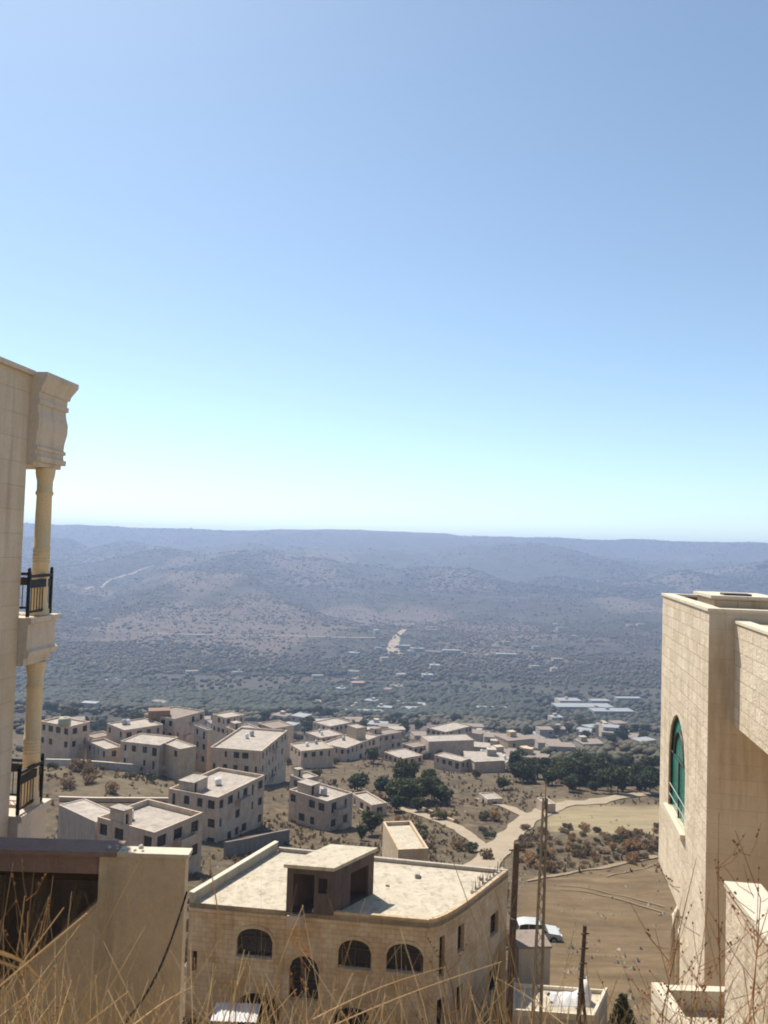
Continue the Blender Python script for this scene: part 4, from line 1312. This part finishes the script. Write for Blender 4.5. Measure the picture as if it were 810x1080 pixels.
def tree_proto(name, label, cat, mat, lobes, n, leaf, seed, trunk_h, trunk_r, squash=1.0, limbs=4):
    T = thing(name, label, cat, (0, 0, 0))
    c = bpy.data.objects.new('crown', crown_mesh('crown', mat, lobes, n, leaf, seed, squash)); COL.objects.link(c); c.parent = T
    m = MB(); rnd = random.Random(seed)
    m.tube([(0, 0, -.4), (.04, .03, trunk_h * .5), (.0, .05, trunk_h)], [trunk_r, trunk_r * .8, trunk_r * .6], 7)
    for k in range(limbs):
        l = lobes[k % len(lobes)]; m.tube([(0, .03, trunk_h * .75), (l[0] * .5, l[1] * .5, (trunk_h + l[2]) / 2), (l[0] * .9, l[1] * .9, l[2])], [trunk_r * .5, trunk_r * .35, trunk_r * .15], 5)
    m.build('trunk', 'bark', T)
    return T


PROTO = []
def rl(n, R, H, seed, spread=.6):
    r = random.Random(seed); o = []
    for k in range(n):
        a = r.random() * 2 * PI; d = R * spread * r.random() ** .5
        o.append((math.cos(a) * d, math.sin(a) * d, H * r.uniform(.45, .9), R * r.uniform(.38, .62)))
    return o


tA = tree_proto('broadleaf_tree', 'x', 'tree', 'leaf_dark', rl(7, 2.6, 4.6, 1), 1300, .30, 1, 1.6, .18)
tB = tree_proto('broadleaf_tree', 'x', 'tree', 'leaf_dark', rl(9, 3.2, 5.4, 2, .75), 1500, .33, 2, 1.9, .2)
tC = tree_proto('pine_tree', 'x', 'tree', 'leaf_dark', [(0, 0, 1.5 + k * .75, 1.6 - k * .19) for k in range(7)], 1300, .26, 3, 5.5, .16, .8, 0)
tD = tree_proto('olive_tree', 'x', 'tree', 'leaf_olive', rl(6, 1.9, 3.1, 4), 900, .22, 4, 1.0, .16)
tE = tree_proto('shrub', 'x', 'shrub', 'leaf_scrub', rl(6, 1.2, 1.4, 5, .8), 420, .16, 5, .5, .06)
tF = tree_proto('shrub', 'x', 'shrub', 'leaf_olive', rl(5, 1.0, 1.5, 6, .7), 420, .15, 6, .5, .06)
protos_used = set()


def plant(proto, px, py, sc, label, group=None, jit=0):
    c = hit(px, py, 20)
    loc = (c.x, c.y, c.z - .05)
    rz = random.random() * 6.28; s = sc * random.uniform(.8, 1.15)
    v3 = (s * random.uniform(.75, 1.3), s * random.uniform(.75, 1.3), s * random.uniform(.7, 1.15))
    if proto.name not in protos_used:
        protos_used.add(proto.name); proto.location = loc; proto.rotation_euler = (0, 0, rz); proto.scale = v3
        proto['label'] = label
        if group: proto['group'] = group
        return proto
    return dup(proto, loc, rz, v3, label, group)


# the dark clump among the houses
for px, py, s, p in ((410, 842, 1.15, tB), (422, 846, 1.35, tB), (434, 850, 1.25, tA), (447, 848, 1.0, tA), (458, 846, 1.05, tB), (470, 845, .8, tA), (416, 856, .9, tA), (441, 856, .8, tA), (428, 832, 1.1, tB), (452, 835, .9, tA)):
    plant(p, px, py, s, 'dense dark green tree in the clump between the small houses', 'dark trees in the clump among the houses')
plant(tB, 377, 836, 1.25, 'lone dark tree beside the wide pale block')
plant(tA, 392, 880, 1.0, 'round green tree in front of the tan walled house')
plant(tA, 381, 886, .7, 'smaller green bushy tree next to the round one by the tan walled house')
plant(tC, 656, 1092, .42, 'small dark conifer beside the terrace annexe')
plant(tA, 573, 908, .5, 'dark green bushy tree behind the lattice pole on the scrub slope')
plant(tC, 205, 1092, .5, 'dark narrow tree in the gap between the yard building and the villa')
# edge of the wood behind the pale field
for k in range(64):
    px = 540 + 156 * random.random(); py = random.uniform(806, 838) if px > 575 else random.uniform(806, 826)
    plant(random.choice([tA, tB, tA]), px, py, random.uniform(.7, 1.2), 'dark tree along the wood edge above the pale field', 'trees along the wood edge')
# trees around the houses and gardens of the town
for k in range(46):
    px = random.uniform(230, 560); py = random.uniform(792, 838)
    if 365 < px < 500 and py > 808: continue
    plant(random.choice([tA, tD, tD]), px, py, random.uniform(.5, .95), 'small garden tree standing among the town houses', 'garden trees among the town houses')
for px, py in ((55, 812), (85, 813), (108, 812), (150, 815), (98, 818), (138, 822), (96, 826), (160, 826), (70, 830), (120, 836), (66, 868), (78, 890), (92, 905)):
    plant(random.choice([tE, tF]), px, py, random.uniform(.8, 1.5), 'greyish shrub on the bare terraced slope below the stepped villa', 'shrubs on the terraced slope')
for k in range(40):
    px = random.uniform(405, 520); py = random.uniform(862, 908)
    if abs(py - (852 + (px - 425) * .55)) < 6: continue
    plant(random.choice([tE, tE, tF]), px, py, random.uniform(.6, 1.3), 'leafless grey brown shrub on the slope behind the villa roof', 'shrubs behind the villa roof')
for k in range(130):
    px = random.uniform(548, 694); py = random.uniform(872, 921 - (px - 580) * .12)
    plant(tE if random.random() < .93 else tF, px, py, random.uniform(.35, .8), 'dry shrub on the scrub slope between pale field and opened earth', 'shrubs on the scrub slope')
# belt of trees on the valley floor
for k in range(150):
    px = random.uniform(30, 690); py = random.uniform(748, 788)
    plant(random.choice([tA, tB, tD]), px, py, random.uniform(.9, 1.7), 'dark green tree in the wooded belt on the valley floor', 'trees in the valley belt')


def far_wood():
    """the woods and orchards that read as one mass: small rough crowns set on the ground"""
    t = (1 + 5 ** .5) / 2
    iv = np.array([(-1, t, 0), (1, t, 0), (-1, -t, 0), (1, -t, 0), (0, -1, t), (0, 1, t), (0, -1, -t), (0, 1, -t), (t, 0, -1), (t, 0, 1), (-t, 0, -1), (-t, 0, 1)], float)
    iv /= np.linalg.norm(iv[0])
    fc = np.array([(0, 11, 5), (0, 5, 1), (0, 1, 7), (0, 7, 10), (0, 10, 11), (1, 5, 9), (5, 11, 4), (11, 10, 2), (10, 7, 6), (7, 1, 8), (3, 9, 4), (3, 4, 2), (3, 2, 6), (3, 6, 8), (3, 8, 9), (4, 9, 5), (2, 4, 11), (6, 2, 10), (8, 6, 7), (9, 8, 1)])
    xs, ys, ss = [], [], []
    def add(n, y0, y1, sz, dens):
        y = np.exp(rng.uniform(math.log(y0), math.log(y1), n)); x = (rng.random(n) * 2 - 1) * .62 * y
        keep = rng.random(n) < dens(x, y)
        xs.append(x[keep]); ys.append(y[keep]); ss.append((sz * (.55 + .9 * rng.random(n)))[keep])
    add(16000, 560, 1400, 2.5, lambda x, y: .2 + .8 * sstep(-.25, .15, fbm(x / 130, y / 160, 101, 3)))
    add(6500, 300, 640, 1.9, lambda x, y: (.10 + .75 * sstep(-.1, .3, fbm(x / 60, y / 70, 105, 3))) * (.35 + .65 * sstep(-.08, .12, x / y)))
    belt_from = sum(len(k) for k in xs)
    add(26000, 640, 1150, 3.6, lambda x, y: sstep(-.30, .05, fbm(x / 170, y / 120, 141, 3)) * (1 - .75 * sstep(.16, .22, x / y)))
    x = np.concatenate(xs); y = np.concatenate(ys); s = np.concatenate(ss); n = len(x); z = ground(x, y)
    V = iv[None] * s[:, None, None] * (1 + .35 * (rng.random((n, 12, 1)) - .5)) * np.array([1.1, 1.1, .85])
    V += np.stack([x, y, z + s * .55], -1)[:, None, :]
    Fx = (fc[None] + (np.arange(n) * 12)[:, None, None]).reshape(-1, 3).astype(np.int32)
    xs, ys, ss = [], [], []
    add(120000, 1100, 3000, 1.25, lambda x, y: .10 + .9 * sstep(-.22, .22, .6 * fbm(x / 230, y / 300, 103, 4) + .4 * fbm(x / 60, y / 22, 104, 3)))
    add(10000, 1100, 2600, 2.0, lambda x, y: .04 + .9 * sstep(.05, .35, .6 * fbm(x / 180, y / 260, 123, 4) + .4 * fbm(x / 70, y / 26, 104, 3)))
    add(70000, 2500, 5200, 2.4, lambda x, y: .08 + .92 * sstep(-.12, .25, fbm(x / 480, y / 560, 107, 5)))
    x = np.concatenate(xs); y = np.concatenate(ys); s = np.concatenate(ss); s *= np.exp(.35 * rng.normal(size=len(s))); n2 = len(x); z = ground(x, y)
    ov = np.array([(1, 0, 0), (0, 1, 0), (-1, 0, 0), (0, -1, 0), (0, 0, 1), (0, 0, -1)], float)
    of = np.array([(0, 1, 4), (1, 2, 4), (2, 3, 4), (3, 0, 4), (1, 0, 5), (2, 1, 5), (3, 2, 5), (0, 3, 5)])
    th = rng.random(n2) * 6.28; c_, s_ = np.cos(th)[:, None], np.sin(th)[:, None]
    rot = np.stack([ov[None, :, 0] * c_ - ov[None, :, 1] * s_, ov[None, :, 0] * s_ + ov[None, :, 1] * c_, np.repeat(ov[None, :, 2], n2, 0)], -1)
    W2 = rot * (s[:, None] * (.75 + .6 * rng.random((n2, 6))))[..., None] * np.array([1.25, 1.25, .8]) + np.stack([x, y, z + s * .4], -1)[:, None, :]
    F2 = (of[None] + (np.arange(n2) * 6)[:, None, None]).reshape(-1, 3).astype(np.int32) + n * 12
    V = np.concatenate([V.reshape(-1, 3), W2.reshape(-1, 3)]); Fx = np.concatenate([Fx, F2])
    me = bpy.data.meshes.new('far_woodland'); V = V.reshape(-1, 3).astype(np.float32)
    me.vertices.add(len(V)); me.vertices.foreach_set('co', V.ravel())
    me.loops.add(Fx.size); me.loops.foreach_set('vertex_index', Fx.ravel())
    me.polygons.add(len(Fx)); me.polygons.foreach_set('loop_start', np.arange(0, Fx.size, 3, dtype=np.int32))
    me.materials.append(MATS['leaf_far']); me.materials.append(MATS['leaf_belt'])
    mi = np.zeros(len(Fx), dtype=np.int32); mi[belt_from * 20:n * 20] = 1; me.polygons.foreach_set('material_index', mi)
    me.update()
    o = bpy.data.objects.new('far_woodland', me); COL.objects.link(o); o['kind'] = 'stuff'


far_wood()


ROADS = []


def off_road(x, y):
    ok = np.ones(len(x), bool)
    for (ax, ay, bx, by, w_) in ROADS:
        dx, dy = bx - ax, by - ay; t = np.clip(((x - ax) * dx + (y - ay) * dy) / (dx * dx + dy * dy + 1e-9), 0, 1)
        ok &= np.hypot(x - ax - t * dx, y - ay - t * dy) > w_
    return ok


for pl_, w_ in ((ROAD_A, 3.2), (ROAD_B, 1.9), (ROAD_C, 2.1)):
    for a_, b_ in zip(pl_[:-1], pl_[1:]): ROADS.append((a_[0], a_[1], b_[0], b_[1], w_))


def scrub_cover():
    """low dry ground cover on the middle slopes"""
    g = rng; V = []; Fc = []
    n = 34000
    y = np.exp(g.uniform(math.log(48), math.log(330), n)); x = (g.random(n) * 2 - 1) * .62 * y
    tx = x / y
    d = fbm(x / 16, y / 16, 120, 3)
    keep = (g.random(n) < (.12 + .88 * sstep(-.15, .25, d)) * np.where((tx > .17) & (y < 150), 1.0, np.where(tx > -.02, .8, .6))) & ~((tx > .17) & (y < 116 + 9 * fbm(x / 9, y / 9, 131, 3)) & (g.random(n) > -1)) & ~((tx > .2) & (y > 150) & (y < 190)) & ~((np.abs(tx + .02) < .21) & (y < 56)) & off_road(x, y)
    x = x[keep]; y = y[keep]; z = ground(x, y); m = len(x)
    for i in range(m):
        s = .25 + .5 * g.random()
        for k in range(5):
            a = g.random() * 6.28; b = g.random() * 1.0 + .2; dx = math.cos(a); dy = math.sin(a)
            c = np.array([x[i] + dx * s * .5 * g.random(), y[i] + dy * s * .5 * g.random(), z[i]])
            j = len(V); w = s * .35
            V += [c + np.array([-dy * w, dx * w, -.05]), c + np.array([dy * w, -dx * w, -.05]), c + np.array([dy * w * .6 + dx * s * .5, -dx * w * .6 + dy * s * .5, s * b]), c + np.array([-dy * w * .6 + dx * s * .4, dx * w * .6 + dy * s * .4, s * b * .9])]
            Fc.append((j, j + 1, j + 2, j + 3))
    me = bpy.data.meshes.new('dry_scrub'); me.from_pydata([tuple(v) for v in V], [], Fc); me.materials.append(MATS['leaf_scrub']); me.update()
    o = bpy.data.objects.new('dry_scrub', me); COL.objects.link(o); o['kind'] = 'stuff'


scrub_cover()


def stone_litter():
    """loose stones strewn over the opened earth and the slopes"""
    n = 5200; y = np.exp(rng.uniform(math.log(44), math.log(210), n)); x = (rng.random(n) * 2 - 1) * .55 * y; tx = x / y
    ok = (rng.random(n) < .08 + .92 * sstep(-.05, .3, fbm(x / 9, y / 9, 151, 3))) & ~((np.abs(tx + .02) < .21) & (y < 56)) & off_road(x, y)
    x = x[ok]; y = y[ok]; m = len(x); z = ground(x, y); sz = .05 + .16 * rng.random(m) ** 3 * 1.6
    ov = np.array([(1, 0, 0), (0, 1, 0), (-1, 0, 0), (0, -1, 0), (0, 0, 1), (0, 0, -1)], float)
    of = [(0, 1, 4), (1, 2, 4), (2, 3, 4), (3, 0, 4), (1, 0, 5), (2, 1, 5), (3, 2, 5), (0, 3, 5)]
    V = ov[None] * sz[:, None, None] * (.6 + .9 * rng.random((m, 6, 1))) + np.stack([x, y, z + sz * .2], -1)[:, None, :]
    F_ = [tuple(i * 6 + k for k in f) for i in range(m) for f in of]
    me = bpy.data.meshes.new('stone_litter'); me.from_pydata(V.reshape(-1, 3).tolist(), [], F_); me.materials.append(MATS['stray_stone']); me.update()
    o = bpy.data.objects.new('stone_litter', me); COL.objects.link(o); o['kind'] = 'stuff'


stone_litter()


# ------------------------------------------------------------------ far houses
def far_house(px, py, w, d, h, wallm, roofm, label, group, yaw=None, name='distant_house', cat='house', loc=None):
    c = hit(px, py, 200); rz = random.uniform(-.5, .5) if yaw is None else yaw
    u = Vector((math.cos(rz), math.sin(rz), 0)); v = Vector((-u.y, u.x, 0)); z = c.z
    m = MB(); o = Vector((c.x, c.y, z - 2)) - u * w / 2
    hh = h + 2
    nx = max(2, int(w / 4)); ops = []
    for s in range(max(1, int(h / 3.2))):
        for k in range(nx):
            if random.random() < .3: continue
            x = w * (k + .5) / nx; ops.append(dict(x0=x - .7, x1=x + .7, z0=2 + s * 3.1 + .9, z1=2 + s * 3.1 + 2.3))
    ops = [q for q in ops if q['z1'] < hh - .3]
    wall_face(m, o, u, w, hh, ops, .3)
    for q in ops:
        b = o + u * q['x0'] + v * .3 + Vector((0, 0, q['z0'])); m.face([b, b + u * (q['x1'] - q['x0']), b + u * (q['x1'] - q['x0']) + Vector((0, 0, q['z1'] - q['z0'])), b + Vector((0, 0, q['z1'] - q['z0']))], 2)
    wall_face(m, o + u * w, v, d, hh); wall_face(m, o + u * w + v * d, -u, w, hh); wall_face(m, o + v * d, -v, d, hh)
    up = Vector((0, 0, hh)); t = .3
    m.box(o + up + Vector((0, 0, .003)) - u * .1 - v * .1, u * (w + .2), v * (d + .2), (0, 0, .25), 1)
    if random.random() < .5 and w > 8:
        q = o + up + u * w * random.uniform(.1, .6) + v * d * .5; m.box(q + Vector((0, 0, .26)), u * 3, v * 3, (0, 0, 2.0), 0)
    return tag(m.build(name, [wallm, roofm, 'dark_glass'], None, (c.x, c.y, z)), label, cat, group)


# town edge below the wooded belt
for k in range(30):
    px = random.uniform(395, 560); py = random.uniform(776, 806) if px < 500 else random.uniform(780, 820)
    if 440 < px < 505 and py > 790: continue
    far_house(px, py, random.uniform(7, 13), random.uniform(7, 10), random.choice([3.2, 3.4, 6.4]), random.choice(['town_stone', 'grey_block', 'town_stone', 'lime_stone']), random.choice(['roof_dust', 'roof_dust', 'roof_town']),
              'small flat roofed house in the cluster at the town edge', 'houses at the town edge')
for k in range(20):
    px = random.uniform(555, 694); py = random.uniform(764, 800)
    far_house(px, py, random.uniform(7, 12), random.uniform(7, 10), random.choice([3.2, 3.4, 6.4]), random.choice(['town_stone', 'grey_block', 'town_stone']), random.choice(['roof_dust', 'shed_white', 'roof_dust']),
              'small pale house among trees above the wood edge', 'houses above the wood edge')
for k in range(24):
    px = random.uniform(45, 420); py = random.uniform(742, 775)
    far_house(px, py, random.uniform(8, 15), random.uniform(7, 11), random.choice([3.2, 3.4, 6.4]), random.choice(['town_stone', 'grey_block']), random.choice(['roof_dust', 'roof_dust', 'shed_white']),
              'tiny pale house scattered in the wooded valley belt', 'houses in the valley belt')
# sheds of the works in the valley
for px, py, w, d, lab in ((618, 752, 62, 20, 'long white works shed in the valley, the longest of the group'), (648, 757, 42, 16, 'white works shed just below the longest one'),
                          (602, 745, 26, 18, 'cream works building with dark windows behind the long white shed'), (664, 742, 30, 10, 'slanting white shed standing apart from the works'), (634, 745, 22, 12, 'small white shed between the cream works building and the slanting shed')):
    far_house(px, py, w, d, 6, 'shed_white' if w != 26 else 'lime_stone', 'shed_white', lab, None, .12, 'works_shed', 'shed')
for px, py, w, d, lab in ((385, 757, 34, 14, 'white valley shed below the rust roofed house'), (428, 748, 40, 14, 'thin white shed among the dark valley trees'), (443, 753, 34, 14, 'thin white shed just below its twin among the dark valley trees'), (520, 752, 30, 12, 'short white shed at the east end of the dark valley trees'), (120, 722, 26, 12, 'pale shed beside the green valley trees near the columned balcony')):
    far_house(px, py, w, d, 4, 'shed_white', 'shed_white', lab, None, .05, 'valley_shed', 'shed')
far_house(378, 728, 16, 12, 9, 'shed_red', 'shed_red', 'rust coloured tall house alone above the dark valley trees', None, .2)
# across the valley
for px, py, w, lab in ((425, 684, 26, 'pale long building at the foot of the bright quarry cut'), (440, 687, 24, 'low white building beside the quarry cut'), (476, 689, 30, 'long thin white building on the far slope'), (535, 693, 36, 'isolated white shed on the far slope toward the stone villa'), (520, 612, 26, 'lone white speck of a house high on the far ridge')):
    far_house(px, py, w, 12, 5, 'shed_white', 'shed_white', lab, None, .05, 'hillside_building', 'building')
for k in range(34):
    px = random.uniform(60, 695); py = random.uniform(655, 735)
    far_house(px, py, random.uniform(9, 18), random.uniform(9, 14), random.choice([4, 6.5, 7]), random.choice(['town_stone', 'grey_block', 'grey_block']), random.choice(['roof_dust', 'shed_white', 'roof_dust']),
              'tiny pale house dotted on the far hillside', 'houses dotted on the far hillside')

# bright cut of the quarry and pale tracks on the far slope
strip('quarry_cut', pxline([(417, 690), (414, 684), (417, 675), (427, 664)]), (26, 10), 'track_dust', .8, 8)
strip('hill_track', pxline([(150, 668), (230, 670), (310, 671), (400, 673)]), 7, 'track_dust', .8, 14)
strip('hill_track', pxline([(430, 686), (480, 688), (540, 693)]), 7, 'track_dust', .8, 14)
strip('hill_track', pxline([(90, 622), (115, 612), (150, 600), (165, 596)]), 9, 'track_dust', 1.0, 14)
strip('valley_track', pxline([(345, 755), (352, 748), (340, 740), (328, 735)]), 7, 'track_dust', .6, 10)


# ------------------------------------------------------------------ dry grass at the viewer's feet
def dry_grass():
    mb_v = []; mb_f = []

    def stalk(root, tip, bend, r0, n=6, head=False):
        base = len(mb_v); pts = []
        side = Vector((bend[0], bend[1], 0))
        for k in range(n + 1):
            t = k / n; p = root.lerp(tip, t) + side * math.sin(PI * t) * .5 + Vector((0, 0, -.0))
            pts.append(p)
        for k, p in enumerate(pts):
            t = k / n; r = r0 * (1 - .75 * t)
            if head and t > .8: r = r0 * 1.6
            tt = (pts[min(k + 1, n)] - pts[max(k - 1, 0)]).normalized(); a = tt.orthogonal().normalized(); b = tt.cross(a)
            for q in range(3): mb_v.append(tuple(p + (a * math.cos(q * 2.094) + b * math.sin(q * 2.094)) * r))
        for k in range(n):
            for q in range(3):
                i = base + k * 3; mb_f.append((i + q, i + (q + 1) % 3, i + 3 + (q + 1) % 3, i + 3 + q))

    def blade(root, tip, w, bend):
        base = len(mb_v); n = 5; d = (tip - root); s = Vector((random.uniform(-1, 1), random.uniform(-1, 1), 0)).normalized()
        for k in range(n + 1):
            t = k / n; p = root.lerp(tip, t) + Vector((bend[0], bend[1], 0)) * t * t; ww = w * (1 - t) + .0006
            mb_v.append(tuple(p - s * ww)); mb_v.append(tuple(p + s * ww))
        for k in range(n):
            i = base + 2 * k; mb_f.append((i, i + 1, i + 3, i + 2))
    R = random.Random(3)
    gg = np.arange(-.5, 5.0, .05); gx_ = np.arange(-8, 8, .1); GZ = ground(*[a.ravel() for a in np.meshgrid(gx_, gg)]).reshape(len(gg), len(gx_))
    gz = lambda x, y: float(GZ[min(len(gg) - 1, max(0, int((y + .5) / .05)))][min(len(gx_) - 1, max(0, int((x + 8) / .1)))])

    def tipy(px):
        base = 1062 + 14 * math.sin(px * .021) + 10 * math.sin(px * .057 + 1)
        if px < 110: base -= 38
        if 130 < px < 330: base += 6
        if 430 < px < 660: base += 14
        if px > 660: base += 26
        return base
    for k in range(2800):
        px = R.uniform(-320, 1130); Y = R.uniform(1.6, 3.4)
        py = tipy(px) + abs(R.gauss(0, 1)) * 40 - abs(R.gauss(0, 1)) * 34
        tip = P(px, py, Y); gx = tip.x + R.gauss(0, .16); gy = Y + R.gauss(0, .12); root = Vector((gx, gy, gz(gx, gy) - .02))
        if tip.z - root.z < .12: continue
        if R.random() < .6: stalk(root, tip, (R.gauss(0, .12), R.gauss(0, .08)), R.uniform(.0005, .0011), 6, R.random() < .25)
        else: blade(root, tip, R.uniform(.0008, .0017), (R.gauss(0, .15), R.gauss(0, .12)))
    # the taller stalks that stand up into the view
    for k in range(120):
        px = R.choice([R.uniform(-60, 200), R.uniform(0, 560), R.uniform(0, 560)]); Y = R.uniform(1.4, 3.2)
        py = R.uniform(930, 1060) if R.random() < .75 else R.uniform(900, 960)
        tip = P(px, py, Y); gx = tip.x + R.gauss(0, .28); gy = Y + R.gauss(0, .1); root = Vector((gx, gy, gz(gx, gy) - .02))
        stalk(root, tip, (R.gauss(0, .16), R.gauss(0, .06)), R.uniform(.0006, .0011), 8, R.random() < .25)
    # a few long fallen stalks lying across
    for (ax, ay, bx, by, Y, w) in ((290, 1110, 530, 1014, 2.1, .0028), (-20, 1000, 45, 1035, 1.7, .006), (330, 1075, 470, 1020, 2.0, .0022), (130, 1090, 205, 1040, 1.9, .003), (600, 1085, 520, 1030, 2.2, .002), (-20, 1010, 50, 1046, 1.7, .004)):
        a = P(ax, ay, Y); b = P(bx, by, Y + .25); stalk(a, b, (0, .05), w, 8)
    me = bpy.data.meshes.new('dry_grass'); me.from_pydata(mb_v, [], mb_f); me.materials.append(MATS['grass_dry']); me.update()
    o = bpy.data.objects.new('dry_grass', me); COL.objects.link(o); o['kind'] = 'stuff'


dry_grass()


def weed(px, py, Y, seed, label, hgt_px=0):
    """tall branching dried weed with small seed heads"""
    R = random.Random(seed); top = P(px, py, Y); gx, gy = top.x + R.gauss(0, .08), Y + R.gauss(0, .08); root = Vector((gx, gy, gz(gx, gy)))
    T = thing('dry_weed', label, 'weed', root, 'tall dried weeds')
    m = MB(); hd = MB(); mid = [root.lerp(top, t) + Vector((R.gauss(0, .02), R.gauss(0, .02), 0)) for t in (0, .3, .6, .85, 1)]
    mid[0] = root; m.tube(mid, [.0028, .0024, .0019, .0014, .0008], 5)
    for k in range(16):
        t = R.uniform(.35, .97); i = min(3, int(t * 4)); p = root.lerp(top, t); a = R.random() * 6.28; l = (1 - t) * .5 + .08
        e = p + Vector((math.cos(a) * l * .6, math.sin(a) * l * .4, l * R.uniform(.4, .9))); m.tube([p, p.lerp(e, .5) + Vector((0, 0, -.015)), e], [.0012, .0009, .0006], 4)
        for q in range(R.randint(1, 4)):
            s = p.lerp(e, R.uniform(.5, 1)); m.lathe(s, [(.0012, -.003), (.0036, 0), (.0012, .004)], 5)
    m.build('stem', 'weed_brown', T)


for i, (px, py, Y, lab) in enumerate(((722, 905, 2.6, 'tall dried weed rising against the overhanging stone storey'), (742, 935, 2.4, 'dried weed in front of the stone villa corner'), (760, 860, 2.5, 'tallest dried weed, crossing the shaded villa front'),
                                      (790, 880, 2.3, 'thin dried weed before the shaded villa front beside the garden wall'), (806, 930, 2.1, 'dried weed at the picture edge before the sunlit coping'), (775, 985, 2.0, 'bushy dried weed before the rough garden wall'),
                                      (700, 985, 2.5, 'dried weed before the low terrace annexe'), (30, 915, 2.2, 'dried weed before the dark stair entrance'), (330, 985, 2.4, 'dried weed in front of the arched villa door'), (470, 1000, 2.6, 'dried weed before the rounded villa corner'))):
    weed(px, py, Y, 40 + i, lab)


# ------------------------------------------------------------------ air
def haze_box():
    lo = float(gco[:, 2].min()) - 40; hi = float(gco[:, 2].max()) + 4
    m = MB(); m.box((-13500, -120, lo), (27000, 0, 0), (0, float(gco[:, 1].max()) + 160, 0), (0, 0, hi - lo))
    mt = bpy.data.materials.new('haze_air'); mt.use_nodes = True; nt = mt.node_tree
    nt.nodes.clear(); out = nt.nodes.new('ShaderNodeOutputMaterial'); v = nt.nodes.new('ShaderNodeVolumePrincipled')
    v.inputs['Color'].default_value = HAZE_COL + (1,); v.inputs['Density'].default_value = HAZE_D; v.inputs['Anisotropy'].default_value = .2
    nt.links.new(v.outputs[0], out.inputs['Volume']); MATS['haze_air'] = mt
    o = m.build('haze', 'haze_air'); o['kind'] = 'stuff'


HAZE_COL = (.47, .61, .89)
HAZE_D = 2.05e-4
haze_box()

# ------------------------------------------------------------------ sky, sun, exposure
AZ, EL = -36.0, 55.0
w = bpy.data.worlds.new('World'); scene.world = w; w.use_nodes = True
nt = w.node_tree; bg = nt.nodes['Background']
sky = nt.nodes.new('ShaderNodeTexSky'); sky.sky_type = 'NISHITA'; sky.sun_disc = False
sky.sun_elevation = rad(EL); sky.sun_rotation = rad(AZ); sky.altitude = 700; sky.air_density = .85; sky.dust_density = .7; sky.ozone_density = .8
tint = nt.nodes.new('ShaderNodeMix'); tint.data_type = 'RGBA'; tint.blend_type = 'MULTIPLY'; tint.inputs[0].default_value = 1.0
tint.inputs[7].default_value = (.87, .955, .93, 1)
hs = nt.nodes.new('ShaderNodeHueSaturation'); hs.inputs['Saturation'].default_value = .90
nt.links.new(sky.outputs[0], hs.inputs['Color']); nt.links.new(hs.outputs[0], tint.inputs[6]); nt.links.new(tint.outputs[2], bg.inputs[0]); bg.inputs[1].default_value = .10
sd = bpy.data.lights.new('sun', 'SUN'); so = bpy.data.objects.new('sun', sd); COL.objects.link(so)
sd.energy = 4.3; sd.angle = rad(.53); sd.color = (1.0, .93, .82)
sv = Vector((math.sin(rad(AZ)) * math.cos(rad(EL)), math.cos(rad(AZ)) * math.cos(rad(EL)), math.sin(rad(EL))))
so.rotation_euler = sv.to_track_quat('Z', 'Y').to_euler()

for pr in (tA, tB, tC, tD, tE, tF):
    if pr.name not in protos_used:
        for c in list(pr.children): bpy.data.objects.remove(c)
        bpy.data.objects.remove(pr)
for o in scene.objects:
    if '_o' in o: del o['_o']

vs = scene.view_settings
vs.view_transform = 'Standard'; vs.look = 'None'; vs.exposure = 0.90; vs.gamma = 1.0; vs.use_curve_mapping = False
scene.render.engine = 'CYCLES'
scene.cycles.max_bounces = 8; scene.cycles.diffuse_bounces = 5; scene.cycles.glossy_bounces = 2; scene.cycles.transmission_bounces = 2
scene.cycles.volume_bounces = 1; scene.cycles.transparent_max_bounces = 8
scene.cycles.use_denoising = True
scene.cycles.filter_width = 1.9
